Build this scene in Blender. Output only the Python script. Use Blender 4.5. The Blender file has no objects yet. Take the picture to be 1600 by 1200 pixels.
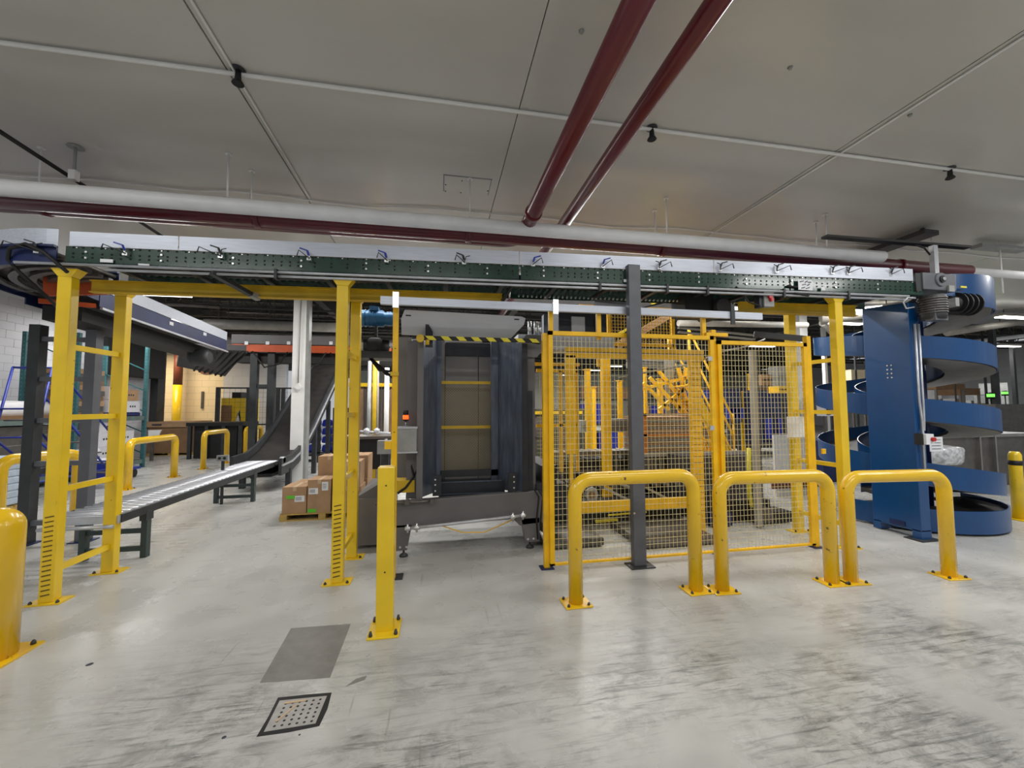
import bpy, math, random
from mathutils import Vector, Matrix
random.seed(7)
PI = math.pi
S = bpy.context.scene
COL = S.collection
# ------------------------------------------------------------------ camera
F_PX, PITCH, ROLL, YAW = 627.57, 0.0570, -0.00373, 0.18328
EYE = Vector((0, 0, 1.7))
cy, sy = math.cos(YAW), math.sin(YAW)
fw0, rt0, up0 = Vector((sy, cy, 0)), Vector((cy, -sy, 0)), Vector((0, 0, 1))
FW = fw0*math.cos(PITCH) + up0*math.sin(PITCH)
U0 = up0*math.cos(PITCH) - fw0*math.sin(PITCH)
RT = rt0*math.cos(ROLL) + U0*math.sin(ROLL)
UP = U0*math.cos(ROLL) - rt0*math.sin(ROLL)
cd = bpy.data.cameras.new('camera'); cam = bpy.data.objects.new('camera', cd); COL.objects.link(cam)
m3 = Matrix((RT, UP, -FW)).transposed()
cam.matrix_world = Matrix.Translation(EYE) @ m3.to_4x4()
cd.sensor_width = 36; cd.lens = F_PX/1600*36; cd.clip_start = .05; cd.clip_end = 300
S.camera = cam
def P(px, py, x=None, y=None, z=None):
    "survey helper: a photograph point at a known wall plane (x / y) or height (z)"
    d = FW*F_PX + RT*(px-800) - UP*(py-600)
    t = x/d.x if x is not None else y/d.y if y is not None else (z-1.7)/d.z
    return EYE + d*t
# ------------------------------------------------------------------ light / view
S.view_settings.view_transform = 'Standard'; S.view_settings.look = 'None'
S.view_settings.exposure = 0.16; S.view_settings.gamma = 1; S.view_settings.use_curve_mapping = False
w = bpy.data.worlds.new('world'); S.world = w; w.use_nodes = True
w.node_tree.nodes['Background'].inputs[0].default_value = (.93, .96, 1, 1)
w.node_tree.nodes['Background'].inputs[1].default_value = .43
def area(name, loc, sx, sy_, power, rot=(0, 0, 0), col=(1, .985, .96)):
    l = bpy.data.lights.new(name, 'AREA'); l.shape = 'RECTANGLE'; l.size = sx; l.size_y = sy_
    l.energy = power; l.color = col
    o = bpy.data.objects.new(name, l); COL.objects.link(o); o.location = loc; o.rotation_euler = rot
    return o
# rows of ceiling fixtures behind the photographer and over the hall
for i, (x, y, pw) in enumerate([(-4.2, -.2, 62), (-.6, -.8, 62), (3.2, -.8, 62), (7.2, .8, 85), (10.5, 3.6, 90),  # last one on this line is an added unseen fill for the right-hand ceiling
                                (-4.2, 2.35, 34), (3.1, 2.45, 28), (6.6, 2.5, 34)]):
    area('ceiling_and_fill_light', (x, y, 4.3), 2.4, .3, pw)
for i, (x, y, pw) in enumerate([(-6, 8.7, 110), (-1, 8.7, 110), (4, 8.7, 130), (10.5, 8.4, 90), (-8, 13, 130),
                                (-1.5, 13, 120), (5, 13, 130), (13, 13, 150), (-4, 20, 200), (5, 22, 200), (17, 22, 220), (-2, 29, 200), (12, 30, 240), (24, 14, 160)]):
    area('hall_lamp_light', (x, y, 4.25), 2.4, .35, pw)
for x in (-1.0, 2.6, 5.2): area('cell_fill_light', (x, 5.98, 4.25), 2.2, .14, 48)  # added fill lights, hidden behind the red pipe, to brighten the cell
area('dock_room_light', (-11.8, 19.2, 4.2), 1.5, 1.5, 130, col=(1, .82, .55))

# ------------------------------------------------------------------ materials
def lin(c): return tuple(((v/255+.055)/1.055)**2.4 if v > 10 else v/255/12.92 for v in c)
MATS = {}
def mat(name, rgb, rough=.5, metal=0., var=.08, scale=6., chips=None, chip_t=.68, chip_s=9., bump=0., bs=40., emit=0., stretch=None, coat=0., alpha=1., trans=0.):
    m = bpy.data.materials.new(name); m.use_nodes = True; nt = m.node_tree; N = nt.nodes; L = nt.links
    b = N['Principled BSDF']; base = lin(rgb)
    tc = N.new('ShaderNodeTexCoord'); mp = N.new('ShaderNodeMapping'); L.new(tc.outputs['Object'], mp.inputs[0])
    if stretch: mp.inputs['Scale'].default_value = stretch
    no = N.new('ShaderNodeTexNoise'); no.inputs['Scale'].default_value = scale; no.inputs['Detail'].default_value = 5
    L.new(mp.outputs[0], no.inputs[0])
    r = N.new('ShaderNodeValToRGB'); r.color_ramp.elements[0].position = .3; r.color_ramp.elements[1].position = .72
    r.color_ramp.elements[0].color = (*[max(0, v*(1-var*2)) for v in base], 1)
    r.color_ramp.elements[1].color = (*[min(1, v*(1+var)) for v in base], 1)
    L.new(no.outputs[0], r.inputs[0]); col = r.outputs[0]
    if chips:
        n2 = N.new('ShaderNodeTexNoise'); n2.inputs['Scale'].default_value = chip_s; n2.inputs['Detail'].default_value = 8
        n2.inputs['Roughness'].default_value = .7
        L.new(mp.outputs[0], n2.inputs[0])
        r2 = N.new('ShaderNodeValToRGB'); r2.color_ramp.elements[0].position = chip_t; r2.color_ramp.elements[1].position = chip_t+.03
        L.new(n2.outputs[0], r2.inputs[0])
        mx = N.new('ShaderNodeMix'); mx.data_type = 'RGBA'; L.new(r2.outputs[0], mx.inputs[0]); L.new(col, mx.inputs[6])
        mx.inputs[7].default_value = (*lin(chips), 1); col = mx.outputs[2]
    L.new(col, b.inputs['Base Color'])
    b.inputs['Roughness'].default_value = rough; b.inputs['Metallic'].default_value = metal
    if coat: b.inputs['Coat Weight'].default_value = coat; b.inputs['Coat Roughness'].default_value = .12
    if bump:
        n3 = N.new('ShaderNodeTexNoise'); n3.inputs['Scale'].default_value = bs; n3.inputs['Detail'].default_value = 3
        L.new(mp.outputs[0], n3.inputs[0]); bu = N.new('ShaderNodeBump'); bu.inputs['Strength'].default_value = bump
        bu.inputs['Distance'].default_value = .01; L.new(n3.outputs[0], bu.inputs['Height']); L.new(bu.outputs[0], b.inputs['Normal'])
    if emit: b.inputs['Emission Color'].default_value = (*base, 1); b.inputs['Emission Strength'].default_value = emit
    if trans: b.inputs['Transmission Weight'].default_value = trans
    if alpha < 1: b.inputs['Alpha'].default_value = alpha
    MATS[name] = m; return m
YEL = mat('yellow_paint', (238, 200, 30), .33, 0, .07, 3, chips=(110, 88, 30), chip_t=.66, chip_s=10, coat=.3)
YEL2 = mat('yellow_fence_paint', (246, 192, 14), .4, 0, .08, 5, chips=(120, 84, 20), chip_t=.70, chip_s=12)
YELG = mat('yellow_guard_paint', (240, 194, 26), .26, 0, .05, 3, chips=(104, 80, 30), chip_t=.655, chip_s=11, coat=.5)
YELD = mat('yellow_beam_paint', (214, 176, 30), .45, 0, .10, 4, chips=(110, 90, 30), chip_t=.7)
WIRE = mat('wire_mesh_metal', (226, 212, 160), .45, .2, .06)
WIRED = mat('dark_wire', (60, 62, 60), .5, .5)
STEEL = mat('galvanised_steel', (196, 199, 204), .34, .45, .10, 7)
ALU = mat('brushed_aluminium', (200, 206, 218), .36, .25, .07, 4, stretch=(1, 30, 30))
CHROME = mat('roller_zinc', (216, 219, 226), .25, .35, .05)
GRN = mat('green_channel_paint', (20, 58, 46), .25, .1, .15, 5, coat=.4)
HOLE = mat('punched_hole', (8, 12, 11), .8)
BOLT = mat('bolt_zinc', (225, 228, 230), .25, .8)
BLU = mat('blue_paint', (2, 66, 120), .33, 0, .06, 3, coat=.3)
BLUD = mat('navy_paint', (26, 40, 88), .38, .1, .15, 4)
BLUF = mat('blue_frame_paint', (34, 52, 150), .4, 0, .1)
MCH = mat('machine_grey', (104, 102, 103), .45, 0, .07, 2, bump=.05, bs=300)
MCHL = mat('machine_light_grey', (188, 192, 200), .42, 0, .05, 2)
MCHP = mat('machine_panel_grey', (134, 132, 132), .5, 0, .06, 2)
MCHB = mat('machine_blue_grey_steel', (84, 93, 108), .42, .15, .22, 6, stretch=(3, 3, .5))
MCHD = mat('machine_dark', (48, 50, 56), .45, .3, .12)
GREYP = mat('grey_post_paint', (98, 100, 106), .45, .1, .07)
DKF = mat('dark_steel_frame', (62, 64, 66), .5, .3, .12)
BLK = mat('black_rubber', (22, 22, 23), .6, 0, .2)
BELT = mat('belt_brown_black', (50, 47, 45), .5, 0, .18, 5)
RED = mat('dark_red_pipe', (98, 18, 32), .3, 0, .10, 3, coat=.25)
WPIPE = mat('white_pipe_jacket', (240, 240, 240), .33, 0, .03)
WHT = mat('white_paint', (232, 232, 230), .45, 0, .04, 3, chips=(150, 148, 142), chip_t=.7, chip_s=14)
PLAS = mat('label_white', (232, 234, 238), .5, 0, .02)
GRNL = mat('label_green', (90, 200, 40), .5, 0, .02)
AMB = mat('amber_frame_paint', (206, 128, 40), .5)
ORG = mat('orange_steel', (196, 84, 40), .45, .1, .12)
CARD = mat('cardboard', (176, 142, 108), .85, 0, .08, 5)
CARDD = mat('cardboard_dark', (140, 108, 78), .85, 0, .08, 5)
TAPE = mat('packing_tape', (196, 170, 136), .5, 0, .03)
WOOD = mat('pallet_wood', (190, 160, 90), .8, 0, .18, 8, stretch=(1, 8, 8))
WOODB = mat('pallet_blue', (26, 40, 110), .6, 0, .1)
WBOX = mat('white_carton', (226, 226, 232), .7, 0, .03)
BAGG = mat('pale_blue_bags', (180, 194, 208), .7, 0, .08, 9, bump=.4, bs=14)
FILM = mat('white_film_roll', (235, 235, 238), .5, 0, .04)
TEAL = mat('teal_rack_paint', (56, 112, 118), .5, .1, .12)
TEAL2 = mat('rack_beam_grey', (110, 128, 124), .5, .1, .12)
BLOCK = mat('painted_block', (206, 207, 212), .7, 0, .04, 1.5)
CREAM = mat('cream_wall', (240, 222, 188), .7, 0, .03, 1.5)
MORT = mat('block_joint', (150, 152, 158), .8)
BROWN = mat('brown_paint', (112, 58, 40), .5)
ASPH = mat('floor_patch_grey', (126, 124, 120), .5, 0, .08, 12, bump=.1)
DRAIN = mat('drain_plate', (168, 166, 162), .45, .2, .08, 20)
DARKR = mat('dark_roof_deck', (46, 45, 44), .8, 0, .15)
JOIST = mat('joist_paint', (72, 71, 68), .6, .1, .15)
DUCT = mat('duct_pale', (168, 164, 156), .5, .1, .08)
LAMP = mat('lamp_diffuser', (255, 253, 244), .5, 0, 0, emit=5)
ORB = mat('beacon_orange', (255, 96, 30), .3, 0, 0, emit=1.2)
GRB = mat('beacon_green', (120, 255, 90), .3, 0, 0, emit=1.5)
REDB = mat('red_button', (190, 30, 30), .35)
HAZY = mat('hazard_yellow', (222, 208, 50), .5, 0, .05)
STAIN = mat('stainless', (170, 168, 164), .25, .85, .08, 4)
STND = mat('steel_dull', (116, 112, 108), .4, .7, .12)
PLFILM = mat('clear_film', (215, 218, 222), .15, .1, .25, 14, bump=.8, bs=18)
MOTB = mat('motor_blue', (44, 104, 150), .35, .1)
CANGRY = mat('canopy_grey', (72, 70, 72), .55, .1, .08)
YBAG = mat('brown_tray', (130, 90, 60), .7)
BLUBIN = mat('blue_plastic', (30, 50, 170), .35, 0, .1, coat=.4)
INK = mat('print_ink', (60, 62, 70), .7)
REDP = mat('red_print', (200, 50, 70), .6)
GLASSY = mat('grey_panel_plastic', (150, 152, 150), .5)

def floor_mat():
    m = bpy.data.materials.new('sealed_concrete'); m.use_nodes = True; nt = m.node_tree; N = nt.nodes; L = nt.links
    b = N['Principled BSDF']; tc = N.new('ShaderNodeTexCoord')
    def noise(scale, det, st, rough=.6, rot=0., dist=0.):
        mp = N.new('ShaderNodeMapping'); mp.inputs['Scale'].default_value = st; mp.inputs['Rotation'].default_value = (0, 0, rot)
        L.new(tc.outputs['Object'], mp.inputs[0])
        n = N.new('ShaderNodeTexNoise'); n.inputs['Scale'].default_value = scale; n.inputs['Detail'].default_value = det
        n.inputs['Roughness'].default_value = rough; n.inputs['Distortion'].default_value = dist
        L.new(mp.outputs[0], n.inputs[0]); return n.outputs[0]
    def ramp(src, a, b_, c0=0, c1=1):
        r = N.new('ShaderNodeValToRGB'); r.color_ramp.elements[0].position = a; r.color_ramp.elements[1].position = b_
        r.color_ramp.elements[0].color = (c0,)*3+(1,); r.color_ramp.elements[1].color = (c1,)*3+(1,)
        L.new(src, r.inputs[0]); return r.outputs[0]
    def mix(f, a, c, blend='MIX'):
        x = N.new('ShaderNodeMix'); x.data_type = 'RGBA'; x.blend_type = blend
        if isinstance(f, float): x.inputs[0].default_value = f
        else: L.new(f, x.inputs[0])
        for i, v in ((6, a), (7, c)):
            if isinstance(v, tuple): x.inputs[i].default_value = (*v, 1)
            else: L.new(v, x.inputs[i])
        return x.outputs[2]
    def mul(a, c):
        x = N.new('ShaderNodeMath'); x.operation = 'MULTIPLY'; L.new(a, x.inputs[0])
        if isinstance(c, float): x.inputs[1].default_value = c
        else: L.new(c, x.inputs[1])
        return x.outputs[0]
    base = mix(ramp(noise(.5, 4, (1, 1, 1)), .35, .68), lin((176, 176, 173)), lin((197, 197, 193)))
    # near wear zone where forklifts turn: y < 2.6
    sep = N.new('ShaderNodeSeparateXYZ'); L.new(tc.outputs['Object'], sep.inputs[0])
    mr = N.new('ShaderNodeMapRange'); mr.inputs[1].default_value = 3.6; mr.inputs[2].default_value = 2.4; L.new(sep.outputs[1], mr.inputs[0])
    zone = mul(mr.outputs[0], ramp(noise(.9, 3, (1, 1, 1)), .36, .56))
    grime = mul(zone, ramp(noise(5, 9, (1, 1.6, 1), .75, .15, .6), .44, .60))
    col = mix(mul(grime, .6), base, lin((112, 112, 108)))
    streak = mul(zone, ramp(noise(2.2, 8, (1.2, 13, 1), .7, -.22, .8), .50, .62))
    col = mix(mul(streak, .7), col, lin((84, 86, 84)))
    sc2 = mul(ramp(noise(1.4, 5, (1, 24, 1), .55, .5, .3), .64, .69), ramp(noise(.6, 2, (1, 1, 1)), .5, .6))
    col = mix(mul(sc2, .45), col, lin((112, 110, 106)))
    sc3 = mul(ramp(noise(1.1, 4, (20, 1, 1), .5, .35, .3), .66, .70), ramp(noise(.7, 2, (1, 1, 1), .5, 1.), .5, .6))
    col = mix(mul(sc3, .4), col, lin((120, 116, 110)))
    speck = ramp(noise(16, 3, (1, 1, 1), .6), .72, .76)
    col = mix(mul(speck, .4), col, lin((90, 88, 84)))
    L.new(col, b.inputs['Base Color'])
    rr = ramp(noise(2, 6, (1, 1, 1)), .3, .7, .20, .38); L.new(rr, b.inputs['Roughness'])
    bu = N.new('ShaderNodeBump'); bu.inputs['Strength'].default_value = .12; bu.inputs['Distance'].default_value = .02
    L.new(noise(5, 4, (1, 1, 1)), bu.inputs['Height']); L.new(bu.outputs[0], b.inputs['Normal'])
    return m
FLOORM = floor_mat()
CEILM = mat('ceiling_gloss_paint', (198, 196, 190), .30, 0, .03, .6, bump=.12, bs=5, stretch=(1, 3, 1), coat=.25)

# ------------------------------------------------------------------ mesh builder
class MB:
    def __init__(s, xf=None): s.v = []; s.f = []; s.sm = []; s.xf = xf
    def add(s, vs, fs, smooth=False):
        o = len(s.v); s.v += [Vector(v) for v in vs]
        for f in fs: s.f.append(tuple(i+o for i in f)); s.sm.append(smooth)
        return s
    def box(s, x0, x1, y0, y1, z0, z1):
        vs = [(x, y, z) for z in (z0, z1) for y in (y0, y1) for x in (x0, x1)]
        return s.add(vs, [(0, 2, 3, 1), (4, 5, 7, 6), (0, 1, 5, 4), (2, 6, 7, 3), (0, 4, 6, 2), (1, 3, 7, 5)])
    def hexa(s, lo, hi):   # two quads (4 pts each, same winding)
        return s.add(list(lo)+list(hi), [(3, 2, 1, 0), (4, 5, 6, 7)]+[(i, (i+1) % 4, 4+(i+1) % 4, 4+i) for i in range(4)])
    def bar(s, a, b, w_, h, up=(0, 0, 1)):
        a, b = Vector(a), Vector(b); d = (b-a).normalized(); up = Vector(up)
        if abs(d.dot(up)) > .98: up = Vector((0, 1, 0))
        r = d.cross(up).normalized(); u = r.cross(d)
        q = [(-1, -1), (1, -1), (1, 1), (-1, 1)]
        return s.hexa([a+r*(i*w_/2)+u*(j*h/2) for i, j in q], [b+r*(i*w_/2)+u*(j*h/2) for i, j in q])
    def tube(s, pts, r, n=10, cap=True, smooth=True):
        pts = [Vector(p) for p in pts]; rs = r if isinstance(r, (list, tuple)) else [r]*len(pts)
        d0 = (pts[1]-pts[0]).normalized(); ref = Vector((0, 0, 1)) if abs(d0.z) < .9 else Vector((1, 0, 0))
        u = d0.cross(ref).normalized(); vs = []; k = len(pts)
        for i, p in enumerate(pts):
            d = ((pts[min(i+1, k-1)]-p).normalized() + (p-pts[max(i-1, 0)]).normalized())
            d = d.normalized() if d.length > 1e-6 else d0
            u = (u-d*u.dot(d)).normalized(); v = d.cross(u)
            sc = 1.0
            if 0 < i < k-1:
                c = (pts[i+1]-p).normalized().dot(d); sc = 1/max(c, .5)
            vs += [p+(u*math.cos(t)+v*math.sin(t)*1.0)*rs[i] for t in [2*PI*j/n for j in range(n)]]
        fs = [(i*n+j, i*n+(j+1) % n, (i+1)*n+(j+1) % n, (i+1)*n+j) for i in range(k-1) for j in range(n)]
        s.add(vs, fs, smooth)
        if cap:
            o = len(s.v)-len(vs)
            s.f.append(tuple(o+j for j in range(n))[::-1]); s.sm.append(False)
            s.f.append(tuple(o+(k-1)*n+j for j in range(n))); s.sm.append(False)
        return s
    def lathe(s, prof, c, n=20, axis='z'):  # prof [(r,h)]
        vs = []
        for r, h in prof:
            for j in range(n):
                a = 2*PI*j/n; p = (r*math.cos(a), r*math.sin(a), h)
                if axis == 'x': p = (h, p[0], p[1])
                if axis == 'y': p = (p[0], h, p[1])
                vs.append((p[0]+c[0], p[1]+c[1], p[2]+c[2]))
        k = len(prof)
        s.add(vs, [(i*n+j, i*n+(j+1) % n, (i+1)*n+(j+1) % n, (i+1)*n+j) for i in range(k-1) for j in range(n)], True)
        o = len(s.v)-len(vs); s.f.append(tuple(o+j for j in range(n))[::-1]); s.sm.append(False)
        s.f.append(tuple(o+(k-1)*n+j for j in range(n))); s.sm.append(False)
        return s
    def prism(s, poly, h, axis='y', off=0):  # poly 2D in the other two axes
        def mk(p, t):
            return {'y': (p[0], t, p[1]), 'x': (t, p[0], p[1]), 'z': (p[0], p[1], t)}[axis]
        n = len(poly); vs = [mk(p, off) for p in poly]+[mk(p, off+h) for p in poly]
        return s.add(vs, [tuple(range(n))[::-1], tuple(range(n, 2*n))]+[(i, (i+1) % n, n+(i+1) % n, n+i) for i in range(n)])
    def arc(s, c, r0, r1, a0, a1, z0, z1, n=24, drop=0., smooth=True):
        vs = []
        for i in range(n+1):
            t = i/n; a = a0+(a1-a0)*t; dz = -drop*t
            for r, z in ((r0, z0), (r1, z0), (r1, z1), (r0, z1)):
                vs.append((c[0]+r*math.cos(a), c[1]+r*math.sin(a), z+dz))
        fs = [(i*4+j, i*4+(j+1) % 4, i*4+4+(j+1) % 4, i*4+4+j) for i in range(n) for j in range(4)]
        fs += [(0, 3, 2, 1), (n*4, n*4+1, n*4+2, n*4+3)]
        return s.add(vs, fs, False)
    def wires(s, x0, x1, z0, z1, y, sp=.05, t=.004, sx=None):
        nx = max(1, round((x1-x0)/(sx or sp))); nz = max(1, round((z1-z0)/sp))
        for i in range(1, nx): X = x0+(x1-x0)*i/nx; s.box(X-t/2, X+t/2, y-t/2, y+t/2, z0, z1)
        for i in range(1, nz): Z = z0+(z1-z0)*i/nz; s.box(x0, x1, y-t*1.5, y-t/2, Z-t/2, Z+t/2)
        return s
def root_of(o):
    while o.parent: o = o.parent
    return o
def build(name, mb, m, parent=None, W=True, label=None, kind=None, bevel=0):
    me = bpy.data.meshes.new(name)
    off = Vector((0, 0, 0))
    if parent is not None and W: off = Vector(root_of(parent).location)
    vs = [((mb.xf(v) if mb.xf else v) - off) for v in mb.v]
    me.from_pydata([tuple(v) for v in vs], [], mb.f)
    me.polygons.foreach_set('use_smooth', mb.sm); me.materials.append(m)
    o = bpy.data.objects.new(name, me); COL.objects.link(o)
    if parent is not None: o.parent = parent
    if label: o['label'] = label
    if kind: o['kind'] = kind
    if bevel:
        b = o.modifiers.new('b', 'BEVEL'); b.width = bevel; b.segments = 2; b.limit_method = 'ANGLE'
    return o
def fixnormals(o):
    import bmesh
    bm = bmesh.new(); bm.from_mesh(o.data); bmesh.ops.recalc_face_normals(bm, faces=bm.faces); bm.to_mesh(o.data); bm.free()
def thing(name, label, cat, loc=(0, 0, 0), group=None, rz=0):
    o = bpy.data.objects.new(name, None); COL.objects.link(o); o.location = loc; o.rotation_euler = (0, 0, rz)
    o.empty_display_size = .1; o['label'] = label; o['category'] = cat
    if group: o['group'] = group
    return o
def tag(o, label, cat, group=None, kind=None):
    o['label'] = label; o['category'] = cat
    if group: o['group'] = group
    if kind: o['kind'] = kind
    return o
def struct(name, mb, m, parent=None):
    return build(name, mb, m, parent, kind=None if parent else 'structure')
def sroot(name):
    o = bpy.data.objects.new(name, None); COL.objects.link(o); o['kind'] = 'structure'; return o
def copy_tree(o, parent=None):
    c = o.copy(); COL.objects.link(c); c.parent = parent
    for ch in list(o.children): copy_tree(ch, c)
    return c
def inst(name, mesh_obj, loc, parent):
    "another piece sharing the mesh of an existing part"
    o = bpy.data.objects.new(name, mesh_obj.data); COL.objects.link(o); o.parent = parent; o.location = loc; return o
def ctr(mb_fn, name, m, loc, label, cat, group=None, **kw):
    "one-mesh thing with origin at loc, geometry local"
    mb = MB(); mb_fn(mb); o = build(name, mb, m, None, **kw); o.location = loc
    return tag(o, label, cat, group)

# ================================================================== SETTING
H = 4.4
fl = MB(); fl.box(-16, 34, -5, 46, -.1, 0); build('floor', fl, FLOORM, kind='structure')
# smooth white ceiling in wide panels, then the darker open roof beyond
ceil = sroot('ceiling')
seams = [-19.1, -13.29, -7.48, -1.67, .71, 4.14, 9.95, 15.76, 21.6]
for a, b in zip(seams, seams[1:]):
    g = .004 if (a == .71 or b == .71) else .010
    far = 10.3 if b < 0 else 9.6 if b < 6 else 8.6
    mb = MB(); mb.box(a+g, b-g, -5, far, H, H+.05); build('ceiling_panel', mb, CEILM, ceil)
mb = MB(); mb.box(-19.1, 21.6, -5, 10.4, H+.05, H+.1); build('backing', mb, MORT, ceil)
for x, y0, y1 in ((-1.63, -3, 5.4), (4.19, 1.4, 5.6)):
    mb = MB(); mb.tube([(x, y0, H-.012), (x+.015, 3.4, H-.014), (x, y1, H-.012)], .011, 6); build('seam_bead', mb, WHT, ceil)
roof = sroot('ceiling_open_roof')
mb = MB(); mb.box(-20, 34, 8.6, 46, 5.6, 5.7); build('roof_deck', mb, DARKR, roof)
for k in range(17):
    y = 10.8+k*1.6
    mb = MB(); mb.box(-16, 32, y-.06, y+.06, 5.46, 5.56); mb.box(-16, 32, y-.05, y+.05, 4.9, 4.98)
    n = 60
    for i in range(n):
        x = -16+48*i/n; mb.bar((x, y, 4.95), (x+.4, y, 5.5), .025, .025); mb.bar((x+.4, y, 5.5), (x+.8, y, 4.95), .025, .025)
    build('roof_joist', mb, JOIST, roof)
for x in (-9, -3.4, 2.4, 8.2, 14, 20):
    mb = MB(); mb.box(x-.1, x+.1, 10.3, 45, 4.75, 5.45); build('roof_girder', mb, JOIST, roof)

def blockwall(name, x0, x1, y0, y1, z1, m=BLOCK, bl=.4, bh=.2, axis='y', face=1, jm=MORT, limit=True, z0=0):
    "block wall: backing slab with courses whose joints are recessed"
    r = sroot(name)
    mb = MB(); mb.box(x0, x1, y0, y1, z0, z1); build('wall_core', mb, jm, r)
    # course panels proud of the core by 6 mm
    nz = int((z1-z0)/bh)
    mb2 = MB(); t = .008; g = .006
    for k in range(nz):
        za, zb = z0+k*bh+g/2, z0+(k+1)*bh-g/2; sh = (k % 2)*bl/2
        a0, a1 = (y0, y1) if axis == 'y' else (x0, x1)
        n = int((a1-a0)/bl)+2
        for i in range(n):
            a = max(a0, a0+i*bl-sh+g/2); b = min(a1, a0+(i+1)*bl-sh-g/2)
            if b-a < .03: continue
            if axis == 'y':
                X = x1 if face > 0 else x0; mb2.box(min(X, X+t*face), max(X, X+t*face), a, b, za, zb)
            else:
                Y = y0 if face < 0 else y1; mb2.box(a, b, min(Y, Y+t*face), max(Y, Y+t*face), za, zb)
    build('block_courses', mb2, m, r, kind='stuff')
    return r
blockwall('wall_left', -10.5, -10.2, 5, 17.0, 4.8)
blockwall('wall_dock_room', -16, -9.9, 21.2, 21.5, 4.8, m=CREAM, axis='x', face=-1, bh=.3, bl=.6)
blockwall('wall_back_left', -9.9, -7.2, 21.0, 21.3, 5.4, axis='x', face=-1, bh=.4, bl=.8)
blockwall('wall_back', -7.2, 34, 38, 38.3, 5.4, axis='x', face=-1, bh=.4, bl=.8, m=mat('far_wall_white', (226, 226, 216), .7, 0, .05, .6))
blockwall('wall_right', 33, 33.3, -4, 38, 5.4, axis='y', face=-1, bh=.4, bl=.8)
# dock opening frame, dark header box
mb = MB(); mb.box(-10.19, -9.95, 16.6, 17.0, 0, 4.6); struct('trim_1', mb, DKF)
mb = MB(); mb.box(-10.18, -9.7, 13.9, 16.5, 2.75, 3.85); o = build('dock_header_box', mb, BLK); tag(o, 'black box shaped dock header on the white block wall', 'dock box')

# ================================================================== CEILING SERVICES
def pipe(name, pts, r, m, label, cat='pipe', n=16, group=None, clamps=()):
    t = thing(name, label, cat, pts[0], group)
    mb = MB(); mb.tube(pts, r, n); build('pipe_run', mb, m, t)
    for c, ax in clamps:
        mb = MB()
        if ax == 'x': mb.lathe([(r+.012, -.035), (r+.012, .035)], c, 16, 'x')
        else: mb.lathe([(r+.012, -.035), (r+.012, .035)], c, 16, 'y')
        build('coupling', mb, m, t)
    return t
def elbow(c, r, a0, a1, n=8):
    return [(c[0]+r*math.cos(a0+(a1-a0)*i/n), c[1]+r*math.sin(a0+(a1-a0)*i/n), c[2]) for i in range(n+1)]
Z1 = 3.885
pts = [(1.05, -4, Z1), (1.05, 4.85, Z1)] + [(p[0], p[1], Z1) for p in elbow((.80, 4.85, Z1), .25, 0, PI/2)][1:] + [(-10, 5.10, Z1)]
pipe('sprinkler_main_pipe', pts, .085, RED, 'thick dark red pipe running overhead then turning left behind the white pipe', clamps=[((-4.2, 5.10, Z1), 'x'), ((1.05, 4.3, Z1), 'y')])
pipe('sprinkler_main_pipe', [(1.55, -4, 4.0), (1.55, 10, 4.0)], .07, RED, 'thinner dark red pipe overhead, right of the thick one, passing straight on')
pipe('sprinkler_main_pipe', [(-10, 4.83, 3.82), (8.25, 4.83, 3.82)], .092, RED, 'long dark red pipe directly below and behind the white jacketed pipe', clamps=[((x, 4.83, 3.82), 'x') for x in (-4.6, -2.0, .36, 2.95, 6.9)])
pipe('sprinkler_main_pipe', [(5.7, 5.15, 3.62), (7.75, 5.15, 3.62)], .10, RED, 'short capped dark red pipe end above the blue spiral', clamps=[((7.6, 5.15, 3.62), 'x')])
pipe('insulated_pipe', [(-10, 4.56, 3.815), (6.22, 4.56, 3.815)], .080, WPIPE, 'long white jacketed pipe crossing the whole view under the ceiling', n=20)
pipe('insulated_pipe', [(8.28, 4.83, 3.82), (15, 4.83, 3.82)], .06, WPIPE, 'short white pipe continuing right from the red pipe end')
pipe('branch_pipe', [(-14, 3.42, H-.02), (-1.2, 3.42, H-.03), (8, 3.44, H-.02), (20, 3.44, H-.02)], .017, WHT, 'thin white pipe clipped to the ceiling between three sprinkler heads', n=8)
wav = [(-9+i*.5, 5.42+.03*math.sin(i*1.7)+(.05*math.sin(i*.9) if 12 < i < 30 else 0), H-.02) for i in range(48)]
pipe('ceiling_cable', wav, .010, WHT, 'wavy thin white cable run along the ceiling behind the pipes', 'cable', 6)
pipe('black_conduit', [(-3.8, 3.2, 4.15), (-3.78, 8.5, 4.05)], .02, BLK, 'thin black conduit slanting down from the upper left', 'conduit', 8)
for i, (x, y) in enumerate(((-1.58, 3.40), (2.02, 3.43), (5.71, 3.44))):
    t = thing('sprinkler_head', ['dark sprinkler head on the thin ceiling pipe, leftmost of three', 'dark sprinkler head just right of the two red overhead pipes', 'dark sprinkler head on the thin ceiling pipe, rightmost of three'][i], 'sprinkler', (x, y, H), 'ceiling sprinkler heads')
    mb = MB(); mb.lathe([(.055, -.015), (.05, -.002)], (x, y, H), 14); build('flange', mb, DKF, t)
    mb = MB(); mb.lathe([(.025, -.10), (.02, -.015)], (x, y, H), 10); build('stem', mb, BLK, t)
    mb = MB(); mb.lathe([(.03, -.135), (.045, -.125), (.03, -.10)], (x, y, H), 12); build('deflector', mb, BLK, t)
rods = [(-4.25, 4.6, 'far left'), (-4.05, 4.83, ''), (-2.2, 4.6, ''), (-2.1, 4.9, ''), (.36, 4.62, ''), (2.9, 4.62, ''), (2.93, 4.95, ''), (5.36, 4.62, ''), (5.45, 4.85, ''), (7.55, 4.83, '')]
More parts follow.
